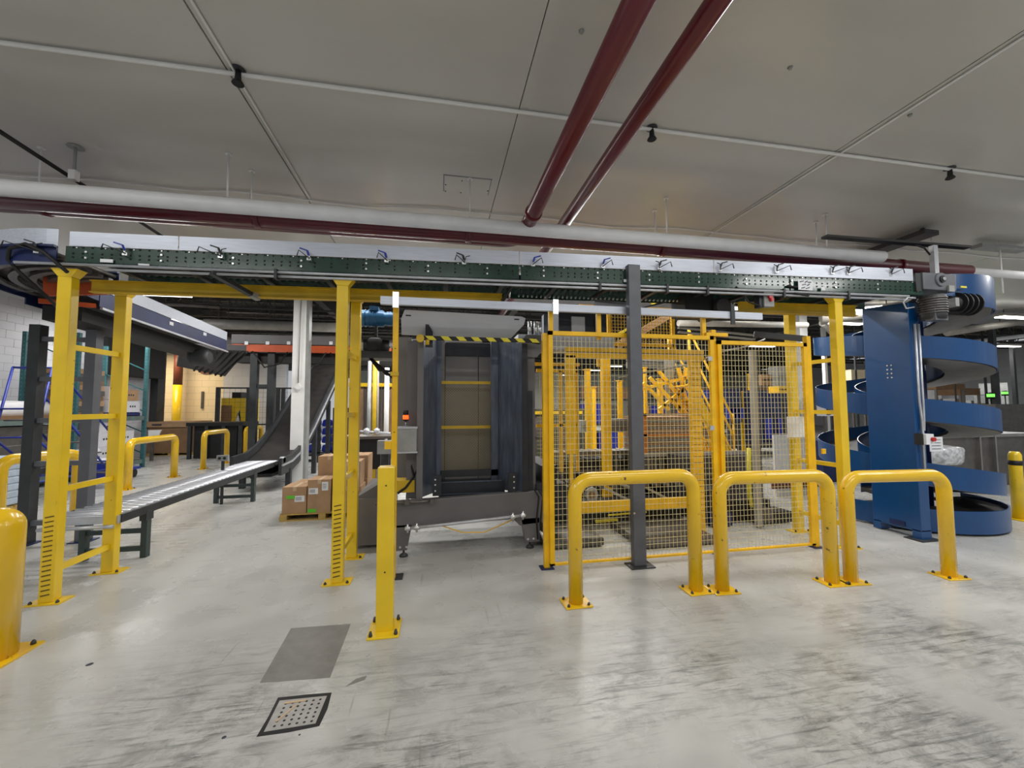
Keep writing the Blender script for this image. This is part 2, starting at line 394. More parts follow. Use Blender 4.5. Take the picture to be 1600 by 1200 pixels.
rl = ['white hanger rod at the far left of the white pipe', 'white hanger rod second from the left end of the white pipe', 'white hanger rod in front, left of centre over the white pipe',
      'white hanger rod behind the one left of centre', 'white hanger rod in the middle with a ceiling plate mark', 'white hanger rod right of the red overhead pipes', 'faint hanger rod behind the one right of the red pipes',
      'white hanger rod near the right end of the white pipe', 'white hanger rod behind the black tray', 'thin hanger rod over the red pipe end at the right']
for (x, y, _), lb in zip(rods, rl):
    z0 = 3.885 if y < 4.7 else 3.90
    t = thing('hanger_rod', lb, 'hanger', (x, y, z0), 'pipe hangers')
    mb = MB(); mb.tube([(x, y, z0), (x, y, H)], .009, 6); build('rod', mb, WHT, t)
    mb = MB(); mb.lathe([(.035, -.012), (.03, 0)], (x, y, H), 10); build('ceiling_plate', mb, WHT, t)
    mb = MB(); mb.box(x-.03, x+.03, y-.02, y+.02, z0-.01, z0+.03); build('clip', mb, RED if y > 4.7 else DKF, t)
x, y = -3.69, 4.75
t = thing('ceiling_drop_fitting', 'white flanged drop fitting on the ceiling at upper left', 'fitting', (x, y, H))
mb = MB(); mb.lathe([(.07, -.012), (.06, 0)], (x, y, H), 16); build('flange', mb, GLASSY, t)
mb = MB(); mb.tube([(x, y, H), (x, y, H-.26)], .014, 8); build('stem', mb, GLASSY, t)
mb = MB(); mb.box(x-.03, x+.03, y-.03, y+.03, H-.36, H-.26); build('fitting_body', mb, WHT, t)
# hatch outline plate with screws
t = thing('ceiling_plate', 'faint square ceiling patch with screw dots above the white pipe', 'ceiling patch', (.33, 4.75, H-.01))
mb = MB(); mb.box(.05, .62, 4.585, 4.60, H-.006, H); mb.box(.05, .062, 4.6, 4.95, H-.004, H); mb.box(.61, .62, 4.6, 4.95, H-.004, H); build('edge_strip', mb, MORT, t)
for i, (x, y) in enumerate(((.08, 4.8), (.08, 4.95), (.6, 4.85), (.27, 4.68), (.27, 4.95))):
    mb = MB(); mb.lathe([(.008, -.005), (.008, 0)], (x, y, H), 6); build('screw', mb, BLK, t)
for i, (x, y, lb) in enumerate(((-.35, 2.42, 'small black anchor stub on the ceiling left of the red pipes'), (1.0, 2.6, 'small white knob on the ceiling beside the thick red pipe'), (2.75, 2.6, 'small grey knob on the ceiling right of the red pipes'), (4.3, 2.85, 'small pale knob on the ceiling beside the right seam'))):
    mb = MB(); mb.lathe([(.012, -.02), (.02, 0)], (0, 0, 0), 8); o = build('ceiling_anchor', mb, BLK if i == 0 else GLASSY); o.location = (x, y, H); tag(o, lb, 'anchor', 'ceiling anchors')

# black cable tray on a mast above the conveyor motor, and flat fixtures
t = thing('camera_mast', 'grey strut mast carrying a long black tray above the conveyor drive', 'mast', (6.22, 4.15, 3.4))
a, b = P(1288, 370, y=4.3), P(1512, 387, y=4.3)
mb = MB(); mb.bar(a, b, .09, .03); build('tray', mb, BLK, t)
c = P(1455, 385, y=4.25); mb = MB(); mb.box(c.x-.035, c.x+.035, 4.2, 4.26, 3.38, c.z); build('mast_post', mb, STEEL, t)
mb = MB(); mb.tube([c+Vector((-.25, 0, 0)), c+Vector((-.12, 0, -.03)), c+Vector((-.03, 0, -.12))], .012, 6); build('cable', mb, BLK, t)
t = thing('strip_fixture', 'long brown grey flat strip fixture against the ceiling at right', 'light fixture', tuple(P(1400, 385, z=H-.1)))
a, b = P(1335, 404, z=H-.1), P(1456, 362, z=H-.1)
mb = MB(); mb.bar(a, b, .28, .07); build('housing', mb, CANGRY, t)
for s_ in (.1, .9):
    q = a.lerp(b, s_); mb = MB(); mb.box(q.x-.02, q.x+.02, q.y-.02, q.y+.02, H-.07, H); build('mount', mb, CANGRY, t)
p = P(1562, 388, z=H-.12)
t = thing('strip_fixture', 'small grey flat fixture with a drop rod at the far right', 'light fixture', tuple(p))
mb = MB(); mb.bar(p+Vector((-.5, 0, 0)), p+Vector((.5, 0, 0)), .15, .06); build('housing', mb, GLASSY, t)
mb = MB(); mb.tube([p, p+Vector((0, 0, -.75))], .012, 6); mb.tube([p, p+Vector((0, 0, .12))], .012, 6); build('drop_rod', mb, WHT, t)

# ================================================================== OVERHEAD CONVEYOR
ANG = -math.radians(1.4); OX, OY = -3.35, 4.25
LEN = 9.45; WID = .74
def cx(v):   # conveyor frame: u along, v across, z absolute with a slight rise to the right
    u, q, z = v
    return Vector((OX+u*math.cos(ANG)-q*math.sin(ANG), OY+u*math.sin(ANG)+q*math.cos(ANG), 3.02+(z-3.03)*(1+.018*u) + .0085*u))
def zc(u): return 3.03+.0085*u
CV = thing('overhead_roller_conveyor', 'long green channel roller conveyor with aluminium side guards spanning the yellow frames', 'conveyor', (OX, OY, 0))
B0 = 3.03
for nm, q0, q1 in (('side_channel', 0, .012), ('side_channel', WID-.012, WID)):
    for (ua, ub) in ((0.02, 4.2), (4.22, 7.5), (7.52, LEN)):
        mb = MB(cx); mb.box(ua, ub, q0, q1, B0, B0+.155)
        mb.box(ua, ub, q0, q0+(.04 if q0 == 0 else -.0)+.012, B0, B0+.01); mb.box(ua, ub, q0, q0+.03, B0+.149, B0+.155)
        build(nm, mb, GRN, CV)
for q0 in (-.006, WID+.002):
    for (ua, ub) in ((.05, .93), (.94, 4.2), (4.21, 6.5), (6.51, 9.3)):
        mb = MB(cx); mb.box(ua, ub, q0, q0+.004, B0+.158, B0+.29); build('aluminium_guard', mb, ALU, CV, label='brushed aluminium side guard')
# holes: two rows of punched dots
mb = MB(cx); mb2 = MB(cx)
for i in range(122):
    u = .08+i*.0765
    for zz in (.145, .09, .055):
        if zz < .1 and i % 2 == 0 and 25 < i < 60: continue
        mb.box(u-.007, u+.007, -.004, 0, B0+zz-.007, B0+zz+.007)
    if i % 8 in (1,): 
        for zz in (.105, .05): mb2.lathe([(.013, 0), (.010, -.012)], (u+.03, -.001, B0+zz), 6, 'y')
    if i % 3 == 0: mb2.lathe([(.007, 0), (.006, -.006)], (u+.03, -.001, B0+.143), 6, 'y')
build('punched_holes', mb, HOLE, CV, kind='stuff'); build('channel_bolts', mb2, BOLT, CV, kind='stuff')
rm = MB(); rm.lathe([(.024, 0), (.024, WID-.03)], (0, 0, 0), 10, 'y')
r0 = None
for i in range(120):
    u = .06+i*.0783; p = cx(Vector((u, .015, B0+.14)))-Vector((OX, OY, 0))
    if r0 is None:
        r0 = build('roller', rm, CHROME, CV, W=False); r0.location = p
        r0.rotation_euler = (0, 0, ANG)
    else:
        r = inst('roller', r0, p, CV); r.rotation_euler = (0, 0, ANG)
for i in range(15):
    u = .3+i*.62; mb = MB(cx); mb.box(u, u+.05, .012, WID-.012, B0+.0, B0+.035); build('cross_brace', mb, DKF, CV)
mb = MB(cx); mb.box(.2, 9.2, .18, .30, B0+.05, B0+.11); mb.box(.2, 9.2, .45, .5, B0+.06, B0+.11); build('belt_tray', mb, BLK, CV)
mb = MB(cx)
for i in range(88):
    u = 4.3+i*.055; mb.lathe([(.012, 0), (.012, .03)], (u, .55, B0-.01), 6, 'y')
build('chain_pins', mb, BOLT, CV, kind='stuff')
# twin conduits along the lower edge
for k, (z, yy) in enumerate(((-.018, -.018), (-.052, .0))):
    mb = MB(cx); mb.tube([(0-.35 if k == 0 else .35, yy, B0+z), (9.2, yy, B0+z)], .013, 8); build('conduit', mb, STEEL, CV)
for u in (1.8, 5.1, 5.9, 6.4, 7.4, 8.3):
    mb = MB(cx); mb.box(u-.012, u+.012, -.04, .03, B0-.085, B0+.01); build('conduit_clamp', mb, DKF, CV)
# stickers
for (px, py, ww, hh) in ((168, 408, .10, .03), (226, 414, .09, .015)):
    p = P(px, py, y=4.235); mb = MB(); mb.box(p.x-ww/2, p.x+ww/2, p.y-.012, p.y-.004, p.z-hh/2, p.z+hh/2); build('sticker', mb, PLAS, CV)
p = P(1258, 445, y=4.035); mb = MB(); mb.box(p.x-.10, p.x+.10, p.y-.004, p.y, p.z-.065, p.z+.06); sg = build('paper_sign', mb, PLAS, CV, label='white handwritten paper sign')
mb = MB()
for k, (a, b) in enumerate((((-.08, .03), (-.02, .045)), ((-.01, .025), (.03, .045)), ((.035, .03), (.08, .035)), ((-.05, -.005), (.01, .005)), ((.02, -.01), (.06, .01)), ((-.06, -.045), (-.01, -.035)), ((.0, -.05), (.06, -.03)))):
    q = [(a[0]+(b[0]-a[0])*i/10, a[1]+(b[1]-a[1])*i/10+.008*math.sin(i*2.2+k)) for i in range(11)]
    mb.tube([(p.x+x_, p.y-.006, p.z+z_) for x_, z_ in q], .0025, 4)
build('handwriting', mb, INK, sg)
p = P(1286, 451, y=4.03); mb = MB(); mb.box(p.x-.025, p.x+.025, p.y-.004, p.y, p.z-.02, p.z+.02); build('sticker', mb, PLAS, CV)
p = P(977, 439, y=4.105); mb = MB(); mb.box(p.x-.02, p.x+.02, p.y-.01, p.y, p.z-.015, p.z+.015); build('sticker', mb, PLAS, CV)
# guide brackets with blue ball-valve style lever on the guards
hl = ['guide bracket with blue lever near the left end of the aluminium guard', 'guide bracket with angled dark rods, second from left on the guard', 'guide bracket with blue lever left of the middle yellow frame',
      'guide bracket with blue lever right of the middle yellow frame', 'guide bracket with dark lever above the grey lift machine', 'guide bracket with blue lever at the guard joint above the machine',
      'guide bracket with blue lever just left of the grey post', 'guide bracket with dark lever just right of the grey post', 'guide bracket with long rod second right of the grey post', 'guide bracket with long rod left of the handwritten sign',
      'guide bracket with long rod right above the handwritten sign', 'guide bracket with long rod right of the handwritten sign', 'guide bracket at the right end beside the conveyor drive', 'guide bracket with long rod above the blue curve at far left']
for i, (px, mir, lng) in enumerate(((196, 1, .9), (345, 1, 1), (483, 1, .5), (604, 1, .45), (725, 1, .5), (833, -1, .5), (942, -1, .5), (1030, -1, .7), (1125, -1, .8), (1213, -1, .9), (1300, -1, 1), (1325, -1, .9), (1392, -1, .8), (58, 1, 1.3))):
    yy = 4.22-.0245*(px-110)/160
    p = P(px, 392+(px-200)*.028, y=yy); r_ = thing('guide_bracket', hl[i], 'bracket', tuple(p), 'guide brackets on the guard')
    mb = MB(); mb.box(-.02, .02, -.01, .03, -.045, -.02); mb.tube([(0, .0, -.04), (0, -.01, .0)], .010, 6); build('clamp', mb, BOLT, r_, W=False)
    mb = MB(); s_ = -mir; L_ = .16*lng
    mb.tube([(s_*-.01, -.01, -.03), (s_*L_, -.05, .035), (s_*(L_+.015), -.05, -.02)], .0055, 6)
    if i % 3 == 1 or i > 7: mb.tube([(0, -.01, -.03), (-s_*.02, -.03, .03), (-s_*.06, -.03, .04)], .005, 6)
    build('rod', mb, DKF, r_, W=False)
    mb = MB(); mb.bar((0, -.01, -.0), (0+s_*.012, -.02, .045), .018, .014); mb.bar((s_*.01, -.02, .045), (s_*(.01+.07), -.025, .065), .008, .012)
    build('lever', mb, BLUBIN if i in (0, 2, 3, 5, 6) else DKF, r_, W=False)

# yellow support frames
FR = ['left yellow two-legged support frame with rungs beside the roller table', 'middle yellow two-legged support frame beside the carton pallet', 'right yellow two-legged support frame in front of the blue spiral']
for i, (x, y0, ty) in enumerate(((-3.35, 4.28, 0), (-.945, 4.21, 0), (4.84, 4.06, 0))):
    t = thing('support_frame', FR[i], 'support frame', (x, y0, 0), 'yellow conveyor frames')
    wy = .11 if i < 2 else .12
    ztop = zc(0 if i == 0 else 2.4 if i == 1 else 8.2)-.055
    y1 = y0+.66
    for k, yy in enumerate((y0, y1)):
        mb = MB(); mb.box(x-.055, x+.055, yy, yy+.09, .012, ztop-.07); build('leg', mb, YEL, t, bevel=.006)
        mb = MB(); zt = ztop-.07
        mb.hexa([(x-.055, yy, zt), (x+.055, yy, zt), (x+.055, yy+.09, zt), (x-.055, yy+.09, zt)],
                [(x-.105, yy-.01, ztop), (x+.105, yy-.01, ztop), (x+.105, yy+.1, ztop), (x-.105, yy+.1, ztop)]); build('capital', mb, YEL, t)
        mb = MB(); mb.box(x-.13, x+.13, yy-.035, yy+.125, 0, .012); bp = build('base_plate', mb, YEL, t)
        for q in (-.1, .1):
            mb = MB(); mb.lathe([(.014, .012), (.014, .022), (.006, .035)], (x+q, yy-.01, 0), 6); build('anchor_bolt', mb, DKF, bp)
    for z in (.27, .97, 1.62, 2.27):
        mb = MB(); mb.box(x-.022, x+.022, y0+.09, y1, z-.025, z+.025); build('rung', mb, YEL, t)
        if i < 2:
            mb = MB(); mb.prism([(y0+.09, z-.025), (y0+.16, z-.025), (y0+.09, z-.11)], .01, 'x', x-.005); build('gusset', mb, YEL, t)
    mb = MB()
    for k in range(17):
        z = .07+k*.042; mb.bar((x-.035, y0-.001, z), (x+.03, y0-.001, z+.012), .006, .009)
    build('leg_slots', mb, mat('slot_shadow_brown', (96, 74, 20), .8) if i == 0 else MATS['slot_shadow_brown'], t, kind='stuff')
# longitudinal yellow beams under the conveyor
for (x0, x1, q, lb) in ((-3.42, .72, .40, 'long yellow beam under the left half of the overhead conveyor'), (3.78, 5.55, .40, 'yellow beam under the right end of the overhead conveyor')):
    t = thing('support_beam', lb, 'beam', (x0, OY+q, 0), 'yellow beams')
    u0, u1 = x0-OX, x1-OX
    mb = MB(cx); mb.box(u0, u1, q, q+.012, B0-.155, B0-.04); build('web', mb, YELD, t)
    mb = MB(cx); mb.box(u0, u1, q-.03, q+.04, B0-.165, B0-.155); mb.box(u0, u1, q-.03, q+.04, B0-.05, B0-.04); build('flange', mb, YELD, t)
# dark strut hanging under the left part
t = thing('diagonal_strut', 'dark diagonal steel strut under the conveyor ending in a grey cap', 'strut', (-2.3, 4.2, 2.98))
a, b = P(330, 426, y=4.20), P(392, 460, y=4.55)
mb = MB(); mb.bar(a, b, .06, .04); build('strut_bar', mb, DKF, t)
mb = MB(); mb.bar(b, b+(b-a).normalized()*.09, .065, .05); build('end_cap', mb, GLASSY, t)
t = thing('diagonal_strut', 'black angled brace under the conveyor above the hood', 'strut', (1, 4.3, 2.8))
mb = MB(); mb.bar(P(802, 444, y=4.22), P(785, 470, y=4.5), .03, .03); build('strut_bar', mb, DKF, t)

# ---- blue curve at left end (turns away from the camera) and its straight tail
cc = (-3.40, 5.62)
BC = thing('curved_conveyor', 'navy blue curved conveyor with tall aluminium guard at the far left', 'conveyor', (cc[0], cc[1], 0))
for r0_, r1_ in ((1.355, 1.37), (.63, .642)):
    mb = MB(); mb.arc(cc, r0_, r1_, PI, 1.5*PI, 3.0, 3.165, 24); build('side_channel', mb, BLUD, BC)
    mb = MB(); mb.arc(cc, r0_, r1_+.03, PI, 1.5*PI, 3.155, 3.175, 24); build('channel_lip', mb, BLUD, BC)
mb = MB(); mb.arc(cc, 1.36, 1.364, PI, 1.5*PI, 3.17, 3.33, 24); build('aluminium_guard', mb, ALU, BC)
for i in range(20):
    a = PI+.02+i*(PI/2)/20; mb = MB()
    mb.tube([(cc[0]+.65*math.cos(a), cc[1]+.65*math.sin(a), 3.12), (cc[0]+1.35*math.cos(a), cc[1]+1.35*math.sin(a), 3.12)], .024, 8); build('roller', mb, STND, BC)
mb = MB()
for i in range(5): mb.arc(cc, .72+i*.13, .78+i*.13, PI, 1.5*PI, 3.04, 3.07, 16)
build('under_slats', mb, STND, BC)
mb = MB(); mb.bar(P(70, 448, y=5.05), P(168, 446, y=5.05), .04, .20); mb.bar(P(60, 470, y=5.3), P(150, 478, y=5.6), .04, .05); build('orange_channel', mb, ORG, BC)
for (px, py, ww, hh) in ((34, 404, .09, .03), (62, 402, .12, .07), (4, 405, .06, .05)):
    p = P(px, py, y=4.40-(.0 if px > 40 else -.12)); mb = MB(); mb.box(p.x-ww/2, p.x+ww/2, p.y-.01, p.y, p.z-hh/2, p.z+hh/2); build('sticker', mb, PLAS, BC)
hose = [P(105, 425, y=4.2), P(70, 395, y=4.2), P(40, 381, y=4.2), P(15, 388, y=4.25), P(12, 405, y=4.3), P(30, 425, y=4.35), P(75, 465, y=4.5), P(100, 490, y=4.8)]
mb = MB(); mb.tube(hose, .016, 8); build('hose', mb, BLK, BC)
BT = thing('tail_conveyor', 'navy conveyor with aluminium guard running back from the left curve', 'conveyor', (-4.4, 5.7, 0))
def tail(x0, x1, z0, z1, m, nm, y0=5.62, y1=8.6, dz=-.12, lb=None):
    mb = MB(); mb.hexa([(x0, y0, z0), (x1, y0, z0), (x1, y1, z0+dz), (x0, y1, z0+dz)], [(x0, y0, z1), (x1, y0, z1), (x1, y1, z1+dz), (x0, y1, z1+dz)])
    return build(nm, mb, m, BT, label=lb)
tail(-4.04, -4.025, 2.93, 3.12, BLUD, 'side_channel'); tail(-4.78, -4.765, 2.93, 3.12, BLUD, 'side_channel')
tail(-4.03, -4.022, 3.13, 3.29, ALU, 'aluminium_guard'); tail(-4.76, -4.05, 3.05, 3.09, BELT, 'belt')
tail(-4.02, -3.99, 2.895, 2.92, STEEL, 'conduit'); tail(-4.6, -4.2, 2.75, 2.92, BLK, 'drive_tray')
for y in (6.0, 6.9, 7.8):
    mb = MB(); mb.box(-4.022, -4.018, y, y+.09, 2.97, 3.02); build('sticker', mb, PLAS, BT)
mb = MB(); mb.lathe([(.13, 0), (.15, .05), (.15, .25), (.1, .3)], (-4.3, 8.0, 2.6), 14, 'x'); build('motor', mb, DKF, BT)
# grey ladder frame carrying the tail
t = thing('ladder_frame', 'dark grey steel ladder frame behind the left yellow frame', 'support frame', (-4.8, 6.2, 0))
for x in (-5.08, -4.46):
    mb = MB(); mb.box(x-.06, x+.06, 6.12, 6.24, .01, 2.78); build('leg', mb, GREYP if x > -5 else DKF, t)
    mb = MB(); mb.box(x-.11, x+.11, 6.08, 6.28, 0, .012); build('base_plate', mb, BLUD, t)
for z in (.26, 1.0, 1.55, 2.08, 2.6):
    mb = MB(); mb.box(-5.02, -4.52, 6.15, 6.21, z-.03, z+.03); build('rung', mb, GREYP, t)
# ribbed canopy / transition chute
t = thing('ribbed_chute', 'dark grey ribbed chute hood hanging before the dock opening', 'chute', (-5.3, 10.2, 2.7))
a, b, c, d = P(282, 545, y=9.6), P(385, 548, y=9.6), P(352, 588, y=10.4), P(276, 572, y=10.4)
mb = MB(); up_ = Vector((0, 0, .12)); mb.hexa([d, c, b, a], [d+up_, c+up_, b+up_, a+up_]); build('hood_panel', mb, CANGRY, t)
for i in range(6):
    f = .35+i*.11; mb = MB(); mb.bar(a.lerp(b, f+.12)+Vector((0, 0, -.02)), d.lerp(c, f)+Vector((0, 0, -.02)), .03, .04); build('rib', mb, BLK, t)
# far orange/grey cross conveyor
t = thing('cross_conveyor', 'grey conveyor on an orange steel channel crossing behind the white column', 'conveyor', (-4.8, 11, 0))
Z = P(420, 532, y=11).z
mb = MB(); mb.box(-5.0, 1.2, 10.9, 10.94, Z-.10, Z+.12); build('side_channel', mb, MCH, t)
mb = MB(); mb.box(-5.0, 1.2, 10.94, 11.6, Z-.04, Z+.03); build('belt', mb, BLK, t)
mb = MB(); mb.box(-5.0, -1.2, 10.92, 11.0, Z-.30, Z-.12); build('orange_channel', mb, ORG, t)
mb = MB(); mb.box(-5.0, 1.0, 11.1, 11.5, Z-.55, Z-.3); build('drive_housing', mb, BLK, t)
for px in (398, 425):
    p = P(px, 560, y=11.05); mb = MB(); mb.box(p.x-.08, p.x+.08, 11.0, 11.14, 0, Z-.3); build('leg', mb, DKF, t)
p0, p1 = P(398, 603, y=11.0), P(425, 603, y=11.0)
mb = MB(); mb.box(p0.x, p1.x, 11.02, 11.08, p0.z-.04, p0.z+.04); build('rung', mb, DKF, t)
for i in range(6):
    p = P(385+i*33, 536, y=10.89); mb = MB(); mb.box(p.x-.04, p.x+.04, 10.885, 10.9, p.z-.04, p.z+.04); build('sticker', mb, PLAS, t)
for i in range(5):
    x = -4.5+i*.9; mb = MB(); mb.tube([(x, 10.85, Z-.3), (x+.3, 10.8, Z-.7), (x+.6, 10.9, Z-.6), (x+.8, 10.85, Z-.3)], .02, 6); build('cable', mb, BLK, t)

# ================================================================== LEFT ROLLER TABLE + BELT INCLINE
RC = thing('gravity_roller_table', 'low gravity roller conveyor with zinc rollers left of the white column', 'conveyor', (-3.6, 5.0, 0))
for x in (-3.92, -3.27):
    mb = MB(); mb.box(x-.012, x+.012, 4.98, 9.3, .50, .585); build('side_rail', mb, DKF, RC)
mb = MB(); mb.lathe([(.026, 0), (.026, .6)], (0, 0, 0), 10, 'x'); r1 = build('roller', mb, CHROME, RC, W=False)
r1.location = (-3.895+3.6, .05, .575)
for i in range(1, 37): inst('roller', r1, (-3.895+3.6, .05+i*.117, .575), RC)
mb = MB(); mb.box(-3.92, -3.27, 4.96, 4.985, .50, .58); build('end_plate', mb, STEEL, RC)
mb = MB(); mb.tube([(-3.96, 4.93, .475), (-3.3, 4.93, .475)], .02, 8); build('end_bar', mb, STEEL, RC)
for y in (5.4, 8.15):
    for x in (-3.89, -3.29):
        mb = MB(); mb.box(x-.03, x+.03, y-.035, y+.035, 0, .5); lg = build('leg', mb, mat('green_grey_leg', (66, 78, 76), .5, .2) if 'green_grey_leg' not in MATS else MATS['green_grey_leg'], RC)
        mb = MB(); mb.box(x-.035, x+.035, y-.06, y+.06, .42, .53); build('leg_bracket', mb, DKF, lg)
    for z in (.10, .30):
        mb = MB(); mb.box(-3.86, -3.32, y-.02, y+.02, z-.025, z+.025); build('cross_brace', mb, MATS['green_grey_leg'], RC)
t = thing('small_box', 'small grey photo eye box at the end of the roller table', 'sensor', tuple(P(347, 715, z=.6)))
p = P(347, 716, y=8.0); mb = MB(); mb.box(p.x-.09, p.x+.09, 8.0, 8.06, p.z-.05, p.z+.05); build('housing', mb, GLASSY, t)
mb = MB(); mb.box(p.x-.02, p.x+.02, 8.02, 8.05, 0, p.z-.05); build('stand', mb, DKF, t)
for q in (-.04, .04):
    mb = MB(); mb.lathe([(.025, -.01), (.025, 0)], (p.x+q, 8.0, p.z), 10, 'y'); build('lens', mb, BLK, t)
# black belt incline
prof = [(9.0, .56), (9.6, .58), (10.1, .70), (10.6, .92), (11.2, 1.25), (12.4, 2.0), (14.0, 3.02), (14.8, 3.35)]
BI = thing('belt_incline', 'black troughed belt incline climbing from the roller table behind the white column', 'conveyor', (-3.5, 9, 0))
def ribbon(x0, x1, dz0, dz1, m, nm):
    mb = MB(); vs = []
    for y, z in prof: vs += [(x0, y, z+dz0), (x1, y, z+dz0), (x1, y, z+dz1), (x0, y, z+dz1)]
    n = len(prof); fs = [(i*4+j, i*4+(j+1) % 4, i*4+4+(j+1) % 4, i*4+4+j) for i in range(n-1) for j in range(4)]+[(3, 2, 1, 0), (n*4-4, n*4-3, n*4-2, n*4-1)]
    mb.add(vs, fs, False); o = build(nm, mb, m, BI); fixnormals(o); return o
ribbon(-4.0, -3.2, -.03, 0, BELT, 'belt'); ribbon(-4.08, -4.02, -.22, .16, DKF, 'side_frame'); ribbon(-3.18, -3.12, -.24, .10, DKF, 'side_frame')
ribbon(-3.12, -3.09, -.05, -.02, STEEL, 'side_strip'); ribbon(-3.9, -3.3, -.26, -.2, BLK, 'return_belt')
for (y, zt) in ((9.5, .4), (11.3, 1.1), (12.6, 1.9)):
    for x in (-4.05, -3.15):
        mb = MB(); mb.box(x-.05, x+.05, y-.05, y+.05, 0, zt); build('leg', mb, DKF, BI)
    mb = MB(); mb.box(-4.0, -3.2, y-.03, y+.03, .3, .36); build('cross_brace', mb, DKF, BI)
p = P(395, 716, y=9.1); mb = MB(); mb.lathe([(.07, 0), (.07, .08)], (-3.2, 9.15, .62), 12, 'x'); build('end_bearing', mb, STEEL, BI)

# white building column
x0, x1 = -3.34, -3.0
t = thing('building_column', 'white painted steel building column left of the middle yellow frame', 'column', (-3.15, 10.25, 0))
mb = MB(); mb.box(-3.36, -3.08, 10.16, 10.19, 0, 4.74); mb.box(-3.24, -3.2, 10.19, 10.4, 0, 4.74); mb.box(-3.36, -3.08, 10.4, 10.43, 0, 4.74); build('column_shaft', mb, WHT, t)
mb = MB(); mb.box(-3.08, -3.02, 10.2, 10.4, 0, 4.74); build('side_trunking', mb, GLASSY, t)
p = P(466, 605, y=10.14); mb = MB(); mb.lathe([(.10, -.03), (.10, 0)], (p.x, 10.16, p.z), 4, 'y'); mb.lathe([(.055, -.05), (.055, -.03)], (p.x, 10.16, p.z), 12, 'y'); build('bell_box', mb, WHT, t)
mb = MB(); mb.tube([(p.x, 10.13, p.z+.1), (p.x+.02, 10.13, 4.4)], .012, 6); build('conduit', mb, GLASSY, t)
# second white column right
p = P(1258, 540, y=9.5); t = thing('building_column', 'narrow white building column behind the right fence post', 'column', (p.x, 9.6, 0))
mb = MB(); mb.box(p.x-.15, p.x+.10, 9.5, 9.7, 0, 4.74); build('column_shaft', mb, WHT, t)
mb = MB(); mb.box(p.x-.15, p.x+.10, 9.48, 9.5, 0, .3); build('base_wrap', mb, GLASSY, t)

# ================================================================== GUARDS AND BOLLARDS
def guard(xa, ya, xb, yb, top, lb, r=.062, grp='yellow tube guards', cr=.15):
    A, B = Vector((xa, ya, 0)), Vector((xb, yb, 0)); mid = (A+B)/2; d = (B-A).normalized(); L_ = (B-A).length
    ang = math.atan2(d.y, d.x)
    t = thing('tube_guard', lb, 'guard rail', (mid.x, mid.y, 0), grp, rz=ang)
    h = top-r; pts = [(-L_/2, 0, .01), (-L_/2, 0, h-cr)]
    for i in range(1, 9): a = PI-PI/2*i/8; pts.append((-L_/2+cr+cr*math.cos(a), 0, h-cr+cr*math.sin(a)))
    for i in range(0, 9): a = PI/2-PI/2*i/8; pts.append((L_/2-cr+cr*math.cos(a), 0, h-cr+cr*math.sin(a)))
    pts.append((L_/2, 0, .01))
    mb = MB(); mb.tube(pts, r, 18); build('tube', mb, YELG, t, W=False)
    for s_ in (-1, 1):
        mb = MB(); mb.box(s_*L_/2-.12, s_*L_/2+.12, -.10, .10, 0, .012); bp = build('base_plate', mb, YELG, t, W=False, bevel=.003)
        for q in ((-.09, -.07), (.09, -.07), (-.09, .07), (.09, .07)):
            mb = MB(); mb.lathe([(.013, .012), (.013, .022), (.006, .034)], (s_*L_/2+q[0], q[1], 0), 6); build('anchor_bolt', mb, DKF, bp, W=False)
    return t
guard(1.19, 3.42, 2.36, 3.44, 1.12, 'yellow tube guard in front of the grey post, leftmost of the front three')
guard(2.60, 3.40, 3.74, 3.34, 1.085, 'yellow tube guard in front of the right mesh panel, middle of the front three')
guard(3.95, 3.33, 5.02, 3.24, 1.06, 'yellow tube guard in front of the blue spiral, rightmost of the front three', r=.06)
guard(-5.72, 6.55, -5.42, 7.35, 1.09, 'yellow tube guard at the far left edge behind the grey ladder frame', r=.075)
guard(-6.38, 9.85, -6.40, 11.4, 1.07, 'yellow tube guard left of the roller table, in front of the teal rack', r=.075)
guard(-6.42, 12.7, -6.42, 13.95, 1.07, 'yellow tube guard in front of the black table, smaller and further back', r=.07)
guard(-6.42, 15.2, -6.42, 16.4, 1.07, 'yellow tube guard partly hidden behind the belt incline leg', r=.07)
# big bollard at left edge
t = thing('bollard', 'thick yellow domed bollard cut off by the left edge', 'bollard', (-2.98, 3.42, 0))
prof_ = [(.135, .01), (.135, .88)]+[(.135*math.cos(a), .88+.135*math.sin(a)) for a in [PI/2*i/8 for i in range(1, 8)]]+[(.01, 1.015)]
mb = MB(); mb.lathe(prof_, (-2.98, 3.42, 0), 28); build('post', mb, YELG, t)
mb = MB(); mb.box(-3.16, -2.80, 3.24, 3.60, 0, .015); bp = build('base_plate', mb, YELG, t)
for q in ((.14, -.14), (-.14, -.14), (.14, .14)):
    mb = MB(); mb.lathe([(.016, .015), (.016, .03), (.007, .045)], (-2.98+q[0], 3.42+q[1], 0), 6); build('anchor_bolt', mb, DKF, bp)
t = thing('bollard', 'yellow bollard with a black band at the right edge', 'bollard', (8.55, 4.62, 0))
mb = MB(); mb.lathe([(.07, 0), (.07, .95), (.05, 1.0)], (8.55, 4.62, 0), 18); build('post', mb, YEL, t)
mb = MB(); mb.lathe([(.073, .80), (.073, .87)], (8.55, 4.62, 0), 18); build('band', mb, BLK, t)
mb = MB(); mb.box(8.40, 8.70, 4.47, 4.77, 0, .012); build('base_plate', mb, YEL, t)
